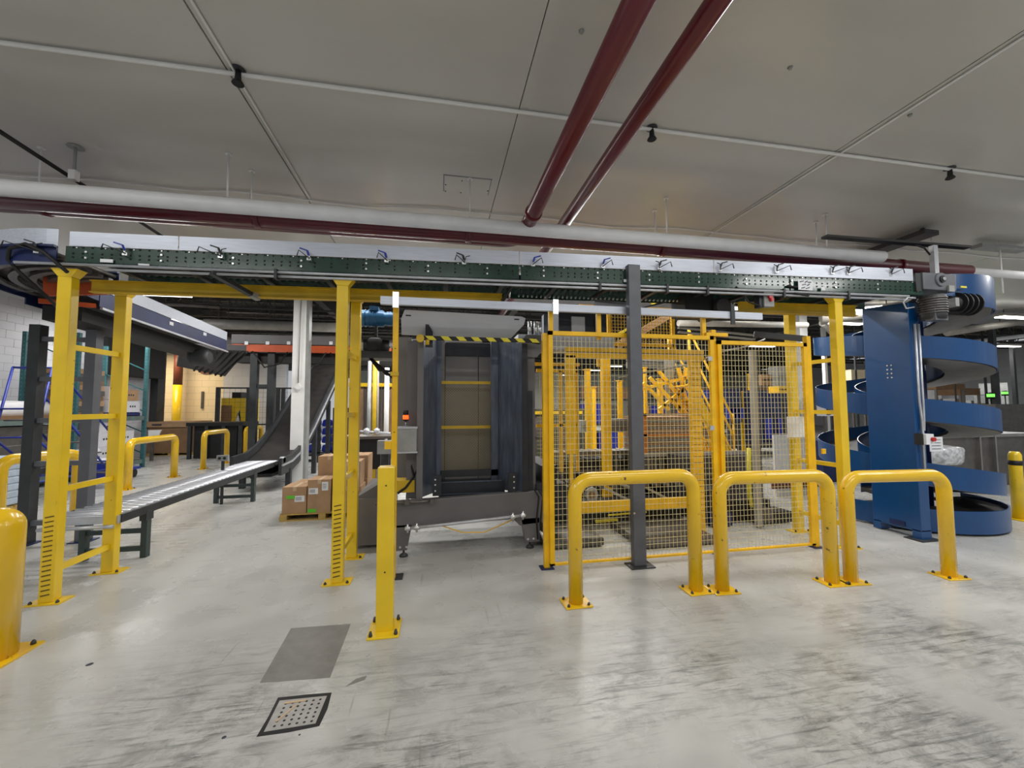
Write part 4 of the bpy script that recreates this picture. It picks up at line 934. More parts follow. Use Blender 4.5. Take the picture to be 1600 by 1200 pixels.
mb = MB(); c = P(1120, 549, y=4.3); mb.box(c.x-.03, c.x+.03, 4.25, 4.3, c.z-.03, c.z+.03); build('bracket', mb, BOLT, t)
# elevated mesh enclosure
y = 5.7; a, b = P(905, 478, y=y), P(1052, 545, y=y)
frame_gate('upper_mesh_guard', 'upper yellow wire enclosure above the gate frame', [((a.x, b.z), (a.x, a.z)), ((b.x, b.z-.1), (b.x, a.z)), ((a.x, a.z), (b.x, a.z)), ((P(934, 500, y=y).x, b.z-.3), (P(934, 500, y=y).x, a.z)), ((P(951, 500, y=y).x, b.z), (P(951, 500, y=y).x, a.z)), ((a.x, b.z+.05), (b.x, b.z+.05))], .05, y, dep=.04,
           mesh=[(P(951, 500, y=y).x, b.x, b.z, a.z, .05, .006, YELD)])
t = thing('yellow_feed_chute', 'yellow sloped chute panels behind the upper mesh enclosure', 'chute', tuple(P(1000, 520, y=6.5)))
mb = MB(); mb.bar(P(965, 540, y=6.3), P(1050, 490, y=6.6), .12, .04, (0, 1, 0)); build('chute_panel', mb, CARDD, t)
mb = MB(); mb.bar(P(1010, 470, y=6.2), P(1045, 455, y=6.2), .04, .04); mb.bar(P(1018, 475, y=6.2), P(1050, 460, y=6.2), .04, .04); build('rail', mb, HAZY, t)
mb = MB(); mb.bar(P(955, 528, y=6.2), P(985, 512, y=6.2), .04, .04); build('rail', mb, HAZY, t)
# dark infeed conveyor and stored cartons deeper in the cell
t = thing('cell_infeed_conveyor', 'dark waist high conveyor unit behind the left mesh panel', 'conveyor', (2.6, 6.9, 0))
mb = MB(); mb.box(1.95, 4.3, 6.75, 7.5, .1, .78); build('body', mb, BLK, t)
mb = MB(); mb.box(1.95, 4.3, 6.70, 6.75, .84, .92); mb.box(1.95, 4.3, 6.70, 6.75, .55, .60); build('side_rail', mb, STND, t)
for i in range(16):
    x = 2.02+i*.145; mb = MB(); mb.tube([(x, 6.76, .86), (x, 7.48, .86)], .028, 8); build('roller', mb, DUCT, t)
for x in (2.1, 3.1, 4.1): mb = MB(); mb.box(x-.04, x+.04, 6.68, 6.74, 0, .9); build('leg', mb, STND, t)
t = thing('guarded_machine', 'dark green grey machine housing behind the cell posts', 'machine', (3.4, 10.5, 0))
mb = MB(); mb.box(2.1, 4.0, 10.5, 12, 0, 1.65); build('housing', mb, mat('dark_olive_machine', (70, 70, 60), .5, .1, .15), t)
mb = MB(); mb.box(2.3, 3.0, 10.46, 10.5, .9, 1.4); mb.box(3.2, 3.8, 10.46, 10.5, .5, 1.2); build('access_panel', mb, STND, t)
mb = MB(); mb.box(2.2, 3.9, 10.46, 10.5, 1.5, 1.58); build('yellow_strip', mb, YELD, t)
FS = thing('far_storage_shelf', 'long dark storage shelf frame with cartons far behind the cell', 'shelf', (8, 12.4, 0))
for z in (.3, 1.15, 1.95):
    mb = MB(); mb.box(4.4, 12.4, 12.2, 13.2, z-.05, z); build('shelf_board', mb, DKF, FS)
for x in (4.4, 6.4, 8.4, 10.4, 12.35): mb = MB(); mb.box(x-.05, x+.05, 12.15, 12.25, 0, 2.6); build('upright', mb, DKF, FS)
rnd = random.Random(3); cnt = {}; ORD = ['first', 'second', 'third', 'fourth', 'fifth', 'sixth', 'seventh', 'eighth', 'ninth', 'tenth', 'eleventh', 'twelfth', 'thirteenth', 'fourteenth', 'fifteenth']
for z, hh in ((.302, .75), (1.152, .70), (1.952, .45)):
    x = 4.55
    while x < 12.1:
        w_ = rnd.uniform(.4, .75); h_ = hh*rnd.uniform(.6, .95); mm = rnd.choice([CARD, CARDD, CARDD, WBOX, BLUBIN, STND])
        if any(x < u+.06 and x+w_ > u-.06 for u in (6.4, 8.4, 10.4)): x += .12; continue
        mb = MB(); mb.box(0, w_, 0, .7, 0, h_); mb.box(-.01, w_+.01, -.01, .71, h_-.05, h_); o = build('stored_carton', mb, mm); o.location = (x, 12.28, z)
        kind_ = {'cardboard': 'tan', 'cardboard_dark': 'brown', 'white_carton': 'white', 'blue_plastic': 'blue plastic', 'steel_dull': 'grey'}[mm.name]
        k_ = cnt.setdefault(z, 0); cnt[z] += 1
        tag(o, '%s box on the far shelf behind the cell, %s board, %s from left' % (kind_, {.302: 'bottom', 1.152: 'middle', 1.952: 'top'}[z], ORD[k_]), 'box', 'boxes on the far shelf'); x += w_+.08
# access stair with rails
t = thing('access_stair', 'yellow access stair with handrails behind the right mesh panel', 'stairs', (P(1120, 700, y=7).x, 7.0, 0))
s0, s1 = P(1100, 600, y=7.0), P(1148, 720, y=7.0)
for yy in (7.0, 7.7):
    mb = MB(); mb.bar((s0.x-.3, yy, 2.1), (s1.x, yy, .45), .05, .16); build('stringer', mb, YEL2, t)
    for dz in (.35, .75, 1.1):
        mb = MB(); mb.tube([(s0.x-.3, yy, 2.1+dz), (s1.x-.05, yy, .45+dz), (s1.x, yy, .35+dz*.9)], .02, 8); build('handrail', mb, YEL2, t)
    for k in range(3):
        f = k/2; x = s0.x-.3+(s1.x-s0.x+.3)*f; z = 2.1+(.45-2.1)*f; mb = MB(); mb.tube([(x, yy, z), (x, yy, z+1.1)], .02, 8); build('baluster', mb, YEL2, t)
for k in range(7):
    f = k/6; x = s0.x-.3+(s1.x-s0.x+.3)*f; z = 2.1+(.45-2.1)*f; mb = MB(); mb.box(x-.1, x+.12, 7.0, 7.7, z-.015, z+.015); build('tread', mb, YEL2, t)
mb = MB(); mb.box(s1.x-.1, s1.x+.3, 7.0, 7.7, .30, .34); build('landing', mb, YEL2, t)
mb = MB(); mb.box(s1.x-.05, s1.x+.0, 7.0, 7.7, 0, .3); build('landing_leg', mb, YEL2, t)
# grey panels / cabinets in the cell
for (px0, py0, px1, py1, y, m, nm, lb, cat) in (
        (953, 655, 981, 675, 6.6, MCH, 'cell_cabinet', 'small grey control unit low behind the mesh left of the grey post', 'cabinet'),
        (908, 657, 916, 675, 7.0, GLASSY, 'wall_switch_box', 'pale grey switch box on the left cell post', 'switch box'),
        (1215, 572, 1238, 605, 8.6, GLASSY, 'pinned_papers', 'grey rectangular panel high behind the right mesh', 'panel'),
        (1190, 585, 1213, 602, 8.8, CARD, 'hung_carton', 'tan carton on the storage shelf behind the right mesh', 'carton'),
        (1217, 603, 1247, 614, 8.0, YEL2, 'yellow_beam_end', 'short yellow cross bar behind the right mesh', 'beam'),
        (1135, 608, 1160, 660, 9.0, BLUD, 'blue_machine_panel', 'navy machine panel behind the mesh beside the stair', 'panel'),
        (1168, 610, 1250, 690, 9.2, BLUD, 'blue_rack_unit', 'wide navy rack unit behind the right mesh panel', 'rack')):
    a, b = P(px0, py0, y=y), P(px1, py1, y=y); t = thing(nm, lb, cat, (a.x, y, b.z))
    mb = MB(); mb.box(a.x, b.x, y, y+.3, b.z, a.z); build('body', mb, m, t)
    mb = MB(); mb.box(a.x+.01, b.x-.01, y-.012, y, (a.z+b.z)/2-.01, (a.z+b.z)/2+.012); build('seam_strip', mb, DKF, t)
    if nm == 'pinned_papers':
        mb = MB(); mb.box(a.x+.1, a.x+.15, y, y+.05, 0, b.z); build('pole', mb, DKF, t)
    if cat in ('rack', 'panel') and m is BLUD:
        mb = MB(); mb.box(a.x+.05, a.x+.1, y, y+.1, 0, b.z); mb.box(b.x-.1, b.x-.05, y, y+.1, 0, b.z); build('leg', mb, DKF, t)
        for k in range(4):
            x = a.x+(b.x-a.x)*(k+.5)/4; mb = MB(); mb.box(x-.08, x+.08, y-.03, y, b.z+.1, (a.z+b.z)/2-.05); build('bin_front', mb, BLUBIN, t)
# dark beam above right panel and lamps
t = thing('dark_duct_beam', 'dark grey duct beam above the right mesh panel', 'beam', tuple(P(1220, 527, y=4.4)))
a, b = P(1178, 522, y=4.6), P(1262, 530, y=4.3); mb = MB(); mb.bar(a, b, .06, .07); build('beam', mb, DKF, t)
a = P(1060, 512, y=4.9); b = P(1178, 524, y=4.9); mb = MB(); mb.bar(a, b, .05, .02); mb.bar(a-Vector((0, 0, .06)), b-Vector((0, 0, .06)), .05, .02); build('twin_rail', mb, GLASSY, t)
t = thing('speaker_horn', 'dark cylinder housing under the conveyor right of the grey post', 'motor', tuple(P(1122, 478, y=4.5)))
c = P(1130, 479, y=4.45); mb = MB(); mb.lathe([(.12, 0), (.13, .04), (.13, .4)], c, 20, 'y'); build('housing', mb, BLK, t)
mb = MB(); mb.lathe([(.10, -.01), (.10, .0)], c, 20, 'y'); build('cap', mb, CANGRY, t)
mb = MB(); mb.box(c.x-.5, c.x-.1, 4.5, 4.8, c.z-.1, c.z+.15); build('bracket', mb, BLK, t)
# switch box hanging under conveyor
t = thing('switch_box', 'grey hanging switch box with red button under the conveyor at right', 'switch box', tuple(P(1205, 468, y=4.1)))
a, b = P(1194, 456, y=4.1), P(1210, 479, y=4.1); mb = MB(); mb.box(a.x, b.x, 4.1, 4.18, b.z, a.z); build('enclosure', mb, GLASSY, t)
a, b = P(1186, 456, y=4.12), P(1194, 480, y=4.12); mb = MB(); mb.box(a.x, b.x, 4.12, 4.2, b.z, a.z); build('back_plate', mb, MCHD, t)
c = P(1203, 464, y=4.09); mb = MB(); mb.lathe([(.024, -.02), (.024, .015)], c, 12, 'y'); mb.lathe([(.02, -.03), (.02, .015)], c+Vector((.01, 0, -.035)), 12, 'y'); build('red_button', mb, REDB, t)
mb = MB(); mb.tube([P(1188, 478, y=4.12), P(1170, 472, y=4.12), P(1158, 455, y=4.1), P(1150, 448, y=4.08)], .010, 6); build('cable', mb, BLK, t)
mb = MB(); mb.tube([P(1230, 447, y=4.05), P(1250, 449, y=4.05), P(1268, 458, y=4.05), P(1262, 462, y=4.05), P(1240, 458, y=4.05)], .014, 6); build('cable_loop', mb, BLK, t)

# ================================================================== BLUE SPIRAL
C0 = (7.13, 5.12)
SP = thing('spiral_conveyor', 'large bright blue spiral conveyor with four turns at the right', 'conveyor', (C0[0], C0[1], 0))
RO, RI, PT = 1.03, .50, .86
TH0 = 1.5*PI-.7; ZT = 3.51
turns = 3.1
for nm, ra, rb, dz0, dz1, m in (('outer_wall', RO-.01, RO, -.30, 0, BLU), ('inner_wall', RI, RI+.01, -.28, -.02, BLU), ('belt_slab', RI+.01, RO-.01, -.27, -.20, BELT), ('underside', RI+.02, RO-.02, -.31, -.275, STND)):
    for k in range(3):
        L_ = 1 if k < 2 else turns-2
        mb = MB(); mb.arc(C0, ra, rb, TH0+2*PI*k, TH0+2*PI*(k+L_), ZT-PT*k+dz0, ZT-PT*k+dz1, int(96*L_), drop=PT*L_)
        build(nm, mb, m, SP)
# bottom tier, almost level
e = TH0+2*PI*turns; ze = ZT-PT*turns
mb = MB(); mb.arc(C0, RO-.01, RO, e, e+PI*.9, ze-.30, ze, 72, drop=.40); build('outer_wall', mb, BLU, SP)
mb = MB(); mb.arc(C0, RI+.01, RO-.01, e, e+PI*.9, ze-.27, ze-.2, 24, drop=.40); build('belt_slab', mb, BELT, SP)
mb = MB(); mb.arc(C0, RO+.0, RO+.02, 1.0*PI, 1.98*PI, .03, .32, 80); build('base_wall', mb, BLU, SP)
mb = MB(); mb.arc(C0, RI, RO, 1.0*PI, 1.98*PI, .22, .26, 40); build('base_belt', mb, BELT, SP)
mb = MB(); mb.arc(C0, RO+.021, RO+.03, 1.9*PI, 1.98*PI, .03, .30, 6); build('steel_edge', mb, STEEL, SP)
mb = MB(); mb.lathe([(.30, .02), (.30, 3.1)], (C0[0], C0[1], 0), 24); build('centre_drum', mb, BLUD, SP)
# raised blue hood around the top turn
mb = MB(); mb.arc(C0, RO+.005, RO+.02, 1.36*PI, 2.08*PI, 3.02, 3.46, 64, drop=.02); build('top_hood', mb, BLU, SP)
mb = MB(); mb.arc(C0, RO-.2, RO+.03, 1.86*PI, 1.98*PI, 3.4, 3.56, 8); build('hood_cap', mb, BLU, SP)
p = P(1503, 449, y=4.07); mb = MB(); mb.box(p.x-.05, p.x+.05, p.y-.02, p.y-.01, p.z-.012, p.z+.012); build('warning_sticker', mb, HAZY, SP)
for i in range(4):
    a = 1.5*PI+i*.5*PI; mb = MB(); x, y = C0[0]+.36*math.cos(a), C0[1]+.36*math.sin(a); mb.tube([(x, y, .02), (x, y, 3.0)], .03, 8); build('inner_post', mb, BLUD, SP)
# blue box column
T = thing('spiral_column', 'tall flat blue steel column standing beside the spiral', 'column', (6.0, 4.4, 0))
mb = MB(); mb.prism([(4.13, .10), (4.70, .10), (4.70, 3.09), (4.13, 3.04)], .16, 'x', 6.0); cb = build('column_body', mb, BLU, T, bevel=.008); fixnormals(cb)
mb = MB(); mb.box(6.0, 6.16, 4.13, 4.23, .012, .12); mb.box(6.0, 6.16, 4.6, 4.7, .012, .12); build('foot', mb, BLU, T)
mb = MB(); mb.box(5.92, 6.24, 4.07, 4.28, 0, .012); build('base_plate', mb, DKF, T)
mb = MB()
for i in range(2):
    for k in range(4): mb.lathe([(.010, -.006), (.010, 0)], (5.999, 4.36+i*.05+.0, 2.24-k*.055), 8, 'x')
build('bolts', mb, BOLT, T, kind='stuff')
for k, dx in enumerate((.03, .09)):
    pts = [(6.02+dx, 4.10, 2.75), (6.02+dx, 4.10, 1.75), (6.06+dx*.5, 4.10, 1.5), (6.06+dx*.4, 4.10, 1.38 if k else 0.9)]
    mb = MB(); mb.tube(pts, .013, 8); build('conduit', mb, STEEL, T)
c = P(1447, 686, y=4.07); mb = MB(); mb.box(c.x-.07, c.x+.05, 4.02, 4.09, c.z-.065, c.z+.065); bx = build('stop_box', mb, PLAS, T)
mb = MB(); mb.lathe([(.026, -.03), (.026, 0)], (c.x+.02, 4.02, c.z), 14, 'y'); build('stop_button', mb, REDB, bx)
mb = MB(); mb.box(c.x-.10, c.x-.07, 4.05, 4.13, c.z-.07, c.z+.07); build('bracket', mb, BLK, T)
t = thing('paper_sheet', 'white paper sheet hanging behind the stop box by the spiral', 'paper', tuple(P(1461, 690, y=4.4)))
a, b = P(1452, 683, y=4.3), P(1474, 705, y=4.3); mb = MB(); mb.box(a.x, b.x, 4.3, 4.305, b.z, a.z); build('sheet', mb, PLAS, t)
for k in range(4):
    mb = MB(); z = a.z-.04-k*.04; mb.box(a.x+.03, b.x-.04, 4.296, 4.299, z, z+.006); build('print_line', mb, INK, t)
p = P(1402, 816, x=5.995); mb = MB(); mb.box(5.99, 6.0, p.y-.09, p.y+.09, p.z-.03, p.z+.03); build('name_plate', mb, BLUD, T)
# drive motor at the conveyor end
DM = thing('gear_motor', 'dark grey geared motor hung at the right end of the green conveyor', 'motor', (6.15, 3.98, 3.0))
y = 3.98
a, b = P(1442, 425, y=y), P(1495, 455, y=y)
mb = MB(); mb.box(a.x, b.x, y, y+.25, b.z, a.z); build('gearbox', mb, GREYP, DM, bevel=.01)
mb = MB(); mb.box(a.x-.09, a.x, y+.02, y+.25, b.z-.02, a.z-.01); build('gearbox_flange', mb, DKF, DM)
c = P(1469, 437, y=y); mb = MB(); mb.lathe([(.085, -.02), (.09, 0), (.09, .02)], c, 24, 'y'); build('bearing_ring', mb, GREYP, DM)
mb = MB(); mb.lathe([(.045, -.035), (.045, -.02)], c, 20, 'y'); build('hub', mb, BLK, DM); mb = MB(); mb.lathe([(.022, -.05), (.022, -.035)], c, 14, 'y'); build('shaft_end', mb, BOLT, DM)
a, b = P(1428, 460, y=y), P(1476, 500, y=y)
mb = MB(); mb.lathe([(.12, b.z), (.13, b.z+.04), (.13, a.z-.02), (.11, a.z)], ((a.x+b.x)/2+.05, y+.0, 0), 20); build('motor_body', mb, DKF, DM)
for i in range(7):
    z = b.z+.07+i*(a.z-b.z-.1)/7; mb = MB(); mb.lathe([(.14, z), (.14, z+.012)], ((a.x+b.x)/2+.05, y+.0, 0), 20); build('cooling_fin', mb, STND, DM)
q = P(1465, 490, y=y-.05); mb = MB(); mb.box(q.x-.10, q.x+.10, y-.09, y+.02, q.z-.09, q.z+.08); build('terminal_box', mb, GREYP, DM)
mb = MB(); mb.tube([P(1428, 480, y=3.9), P(1416, 482, y=3.9), P(1411, 472, y=3.9), P(1418, 465, y=3.9), P(1430, 466, y=3.9)], .009, 6); build('cable_loop', mb, STEEL, DM)
mb = MB(); c2 = P(1512, 474, y=4.1)
for i in range(4): mb.lathe([(.15, -.01), (.15, .01)], (c2.x-.15+i*.09, 4.15, c2.z), 18, 'x')
mb.lathe([(.10, -.3), (.10, .2)], (c2.x, 4.15, c2.z), 16, 'x'); build('drive_pulleys', mb, BLK, DM)
c3 = P(1496, 471, y=3.95); mb = MB(); mb.box(c3.x-.03, c3.x+.03, 3.95, 4.05, c3.z-.06, c3.z+.05); build('sensor_block', mb, GLASSY, DM)
c3 = P(1483, 448, y=3.95); mb = MB(); mb.box(c3.x, c3.x+.09, 3.95, 3.97, c3.z-.06, c3.z+.02); build('side_cover', mb, GLASSY, DM)

# ================================================================== PALLET OF CARTONS (centre left)
def carton(x0, y0, x1, y1, z0, z1, lb, m=CARD, grp=None, labels=(), tape=True, name='carton', cat='carton'):
    t = thing(name, lb, cat, ((x0+x1)/2, (y0+y1)/2, z0), grp)
    mb = MB(); mb.box(x0, x1, y0, y1, z0, z1); build('box_body', mb, m, t)
    if tape:
        mb = MB(); xm = (x0+x1)/2; mb.box(xm-.025, xm+.025, y0-.002, y1+.002, z1-.06, z1+.002); build('packing_tape', mb, TAPE, t)
    for (fx, fz, w_, h_, mm) in labels:
        X = x0+(x1-x0)*fx; Z_ = z0+(z1-z0)*fz; mb = MB(); mb.box(X-w_/2, X+w_/2, y0-.004, y0-.001, Z_-h_/2, Z_+h_/2); l_ = build('paper_label', mb, mm, t)
        if mm is PLAS:
            for k in range(3): mb = MB(); mb.box(X-w_*.4, X+w_*.2, y0-.006, y0-.004, Z_+h_*(.2-k*.2), Z_+h_*(.2-k*.2)+.006); build('print_line', mb, INK, l_)
    return t
def pallet(x0, y0, x1, y1, lb, m=WOOD, z0=0., bl=True, grp=None):
    t = thing('pallet', lb, 'pallet', ((x0+x1)/2, (y0+y1)/2, z0), grp)
    for k in range(3):
        x = x0+.05+(x1-x0-.1)*k/2; mb = MB(); mb.box(x-.05, x+.05, y0, y1, z0+.015, z0+.085); build('stringer', mb, m, t)
        mb = MB(); y = y0+.05+(y1-y0-.1)*k/2; mb.box(x0, x1, y-.05, y+.05, z0, z0+.015); build('bottom_board', mb, m, t)
    n = 7
    for k in range(n):
        y = y0+(y1-y0)*(k+.5)/n; mb = MB(); mb.box(x0, x1, y-.05, y+.05, z0+.085, z0+.105); build('deck_board', mb, m, t)
    return t
CG = 'brown cartons on the pallet'
pallet(-2.31, 6.62, -1.12, 7.65, 'low wooden pallet carrying brown cartons behind the middle yellow frame')
z0 = .106
carton(-2.29, 6.66, -1.95, 7.05, z0, .50, 'brown carton at the pallet front left corner with green tag', grp=CG, labels=((.35, .62, .12, .045, GRNL), (.72, .55, .14, .09, PLAS)))
carton(-1.93, 6.64, -1.60, 7.05, z0, .60, 'taller brown carton second from left on the pallet with two white labels', grp=CG, labels=((.25, .66, .13, .09, PLAS), (.75, .8, .09, .13, PLAS), (.2, .07, .12, .05, GRNL)))
carton(-1.57, 6.64, -1.16, 7.04, z0, .48, 'brown carton at the front right of the pallet, bottom layer', grp=CG)
carton(-1.57, 6.66, -1.18, 7.04, .482, .86, 'brown carton at the front right of the pallet, upper layer with dark printed label', grp=CG, labels=((.62, .7, .08, .22, PLAS),))
carton(-2.28, 7.08, -1.95, 7.5, z0, .48, 'brown carton in the rear left row of the pallet', grp=CG)
carton(-1.93, 7.1, -1.6, 7.5, z0, .5, 'brown carton rear row middle, bottom layer', grp=CG)
carton(-1.92, 7.12, -1.58, 7.5, .502, .90, 'brown carton standing highest behind the labelled pair', grp=CG)
carton(-1.55, 7.1, -1.14, 7.6, z0, .52, 'brown carton rear right row, bottom layer', grp=CG)
carton(-1.55, 7.12, -1.14, 7.6, .522, .90, 'brown carton rear right row, upper layer', grp=CG)

# ================================================================== LEFT STORAGE: rack, ladder, boxes
RK = thing('pallet_rack', 'teal pallet rack along the left block wall', 'rack', (-8.9, 11.2, 0))
RX0, RX1 = -8.4, -9.45
for y in (8.9, 11.2, 13.5):
    for x in (RX0, RX1):
        mb = MB(); mb.box(x-.04, x+.04, y-.04, y+.04, .01, 3.5); po = build('upright', mb, TEAL, RK)
        mb = MB()
        for k in range(34): mb.box(x+.040, x+.042, y-.01, y+.01, .3+k*.095, .33+k*.095); mb.box(x-.01, x+.01, y-.042, y-.040, .3+k*.095, .33+k*.095)
        build('punched_slots', mb, TEAL2, po, kind='stuff')
        mb = MB(); mb.box(x-.07, x+.07, y-.07, y+.07, 0, .01); build('foot_plate', mb, TEAL, po)
    for k in range(5):
        mb = MB(); z = .4+k*.6; mb.bar((RX0, y, z), (RX1, y, z+.5), .025, .025); build('lattice_brace', mb, TEAL, RK)
LEV = [(.12, 1.0), (1.30, 1.0), ]
for y0, y1 in ((8.94, 11.16), (11.24, 13.46)):
    for z in (.18, 1.42):
        for x in (RX0, RX1): mb = MB(); mb.box(x-.025, x+.025, y0, y1, z-.06, z+.05); build('load_beam', mb, TEAL2 if x == RX0 else TEAL, RK)
        mb = MB(); mb.box(RX1, RX0, y0, y1, z+.05, z+.065); build('shelf_deck', mb, STND, RK)
# goods
SG = 'goods stored on the teal rack'
def rackbox(y0, y1, z0, z1, lb, m=WBOX, x0=-9.3, x1=-8.45, name='white_carton', cat='carton', mark=True):
    t = thing(name, lb, cat, ((x0+x1)/2, (y0+y1)/2, z0), SG)
    mb = MB(); mb.box(x0, x1, y0, y1, z0, z1); build('box_body', mb, m, t)
    if mark:
        for k in range(3):
            mb = MB(); yy = y0+(y1-y0)*(.3+.15*k); mb.box(x1, x1+.003, yy, yy+.05, (z0+z1)/2-.02, (z0+z1)/2+.03); build('printed_mark', mb, INK, t)
    mb = MB(); mb.box(x0, x1+.002, (y0+y1)/2-.02, (y0+y1)/2+.02, z1-.002, z1+.002); build('lid_seam', mb, GLASSY, t)
    return t
pallet(-9.35, 12.2, -8.45, 13.4, 'blue pallet on the upper rack level', WOODB, 1.486)
rackbox(12.25, 12.8, 1.595, 1.93, 'white carton on the blue pallet, upper rack level, left one')
rackbox(12.82, 13.38, 1.595, 1.90, 'white carton on the blue pallet, upper rack level, right one')
rackbox(12.25, 12.7, 1.94, 2.28, 'white carton with printed sides at the top left of the blue pallet')
rackbox(12.75, 13.3, 1.91, 2.22, 'brown carton at the top right of the blue pallet', CARD)
pallet(-9.35, 11.9, -8.45, 13.2, 'pallet under white cartons, lower rack level', WOODB, .247)
for i, (y0, y1, z0, z1, lb) in enumerate(((11.95, 12.55, .355, .72, 'white carton, bottom row left, lower rack level'), (12.57, 13.2, .355, .72, 'white carton, bottom row right, lower rack level'),
        (11.95, 12.55, .722, 1.08, 'white carton, second row left, lower rack level'), (12.57, 13.2, .722, 1.08, 'white carton, second row right, lower rack level'), (12.0, 12.75, 1.082, 1.36, 'white carton alone on top of the lower rack stack'))):
    rackbox(y0, y1, z0, z1, lb)
# layered goods stack (grey brown) on upper level beside the ladder
t = thing('wrapped_stack', 'stack of flat brown and silver wrapped packs on the upper rack level', 'stack', (-8.9, 11.6, 1.49), SG)
for k in range(9):
    z = 1.50+k*.13; mb = MB(); mb.box(-9.3, -8.46+random.uniform(-.02, .02), 11.3, 12.1, z, z+.12); build('flat_pack', mb, [CARDD, STND, CARD][k % 3], t)
t = thing('film_roll', 'white plastic sheeting bundle lying on the upper rack level at left', 'film roll', (-8.9, 10.0, 1.6), SG)
mb = MB(); mb.lathe([(.02, 9.0), (.16, 9.03), (.19, 10), (.17, 11.0), (.03, 11.1)], (-8.75, 0, 1.68), 16, 'y'); o = build('sheeting', mb, FILM, t)
mb = MB(); mb.box(-9.3, -8.5, 9.0, 11.1, 1.487, 1.56); build('carrier_board', mb, CARDD, t)
for i, (x, y, lb) in enumerate(((-8.6, 11.6, 'white film roll lying low beside the rack post'), (-8.45, 11.9, 'second white film roll lying below the first'))):
    t = thing('film_roll', lb, 'film roll', (x, y, .3), SG); mb = MB(); mb.lathe([(.1, -.5), (.11, -.48), (.11, .48), (.1, .5)], (x+.25, y-.3, .62-.27*i), 16, 'y'); build('roll', mb, FILM, t)
    mb = MB(); mb.lathe([(.03, -.505), (.03, .505)], (x+.25, y-.3, .62-.27*i), 10, 'y'); build('core', mb, CARDD, t)
    mb = MB(); mb.box(x+.1, x+.4, y-.7, y+.1, .24-.24*i+.0, .50-.27*i+.02); build('support_block', mb, WOODB, t)
t = thing('bag_stack', 'stack of pale blue grey sacks at the far left edge', 'sack stack', (-7.4, 8.2, 0))
for k in range(7):
    z = .12+k*.115
    mb = MB(); q = random.uniform(-.02, .02)
    for xx in (-7.95, -7.4):
        mb.prism([(7.3+q, z), (7.26+q, z+.055), (7.32+q, z+.11), (8.2, z+.115), (8.26, z+.055), (8.22, z)], .52, 'x', xx)
    o = build('sack', mb, BAGG, t, bevel=.02); fixnormals(o)
pallet(-8.0, 7.25, -6.85, 8.25, 'wooden pallet under the pale blue sacks')
t = thing('storage_curtain', 'grey covered goods block under the left rack bay', 'covered goods', (-9, 10, 0), SG)
mb = MB(); mb.box(-9.35, -8.5, 9.0, 11.1, .245, 1.33); build('cover', mb, STND, t); 
for k in range(5): mb = MB(); mb.box(-8.5, -8.495, 9.0, 11.1, .4+k*.18, .41+k*.18); build('crease', mb, GLASSY, t)
# rolling ladder (blue)
LD = thing('rolling_ladder', 'blue rolling warehouse ladder in front of the teal rack', 'ladder', (-7.2, 8.8, 0))
lx0, lx1 = -7.55, -6.95
for x in (lx0, lx1):
    for nm, pts in (('rear_leg', [(x, 8.3, .12), (x, 8.75, 2.45)]), ('front_stringer', [(x, 10.4, .12), (x, 9.1, 1.5)]), ('handrail', [(x, 10.5, .85), (x, 9.2, 2.1), (x, 9.1, 2.45), (x, 8.75, 2.45)]), ('brace', [(x, 8.35, .4), (x, 10.2, .4)]), ('brace', [(x, 8.5, 1.2), (x, 9.4, .4)]), ('post', [(x, 9.1, 1.5), (x, 9.1, 2.45)]), ('post', [(x, 10.35, .3), (x, 10.5, .85)])):
        mb = MB(); mb.tube(pts, .019, 8); build(nm, mb, BLUF, LD)
for k in range(6):
    f = k/5; y = 10.35-(10.35-9.15)*f; z = .3+(1.5-.3)*f
    mb = MB(); mb.box(lx0, lx1, y-.09, y+.09, z-.012, z+.012); build('step', mb, STND, LD)
for (y, z) in ((8.75, 2.45), (8.6, 1.7), (8.5, 1.2), (8.35, .4)):
    mb = MB(); mb.tube([(lx0, y, z), (lx1, y, z)], .016, 8); build('cross_tube', mb, BLUF, LD)
mb = MB(); mb.box(lx0, lx1, 8.65, 9.15, 1.48, 1.505); build('platform', mb, STND, LD)
for x in (lx0, lx1):
    for y in (8.3, 10.4):
        mb = MB(); mb.lathe([(.06, -.02), (.06, .02)], (x, y, .06), 14, 'x'); build('caster', mb, BLK, LD)
t = thing('blue_cart', 'low blue wheeled cart beside the rolling ladder', 'cart', (-6.9, 10.3, 0))
mb = MB(); mb.box(-8.1, -7.3, 10.9, 11.7, .2, .26); mb.box(-8.1, -7.3, 10.9, 10.95, .1, .5); build('cart_deck', mb, BLUF, t)
for x in (-8.0, -7.4):
    for y in (11.1, 11.6): mb = MB(); mb.lathe([(.1, -.03), (.1, .03)], (x, y, .1), 14, 'x'); build('wheel', mb, BLK, t)
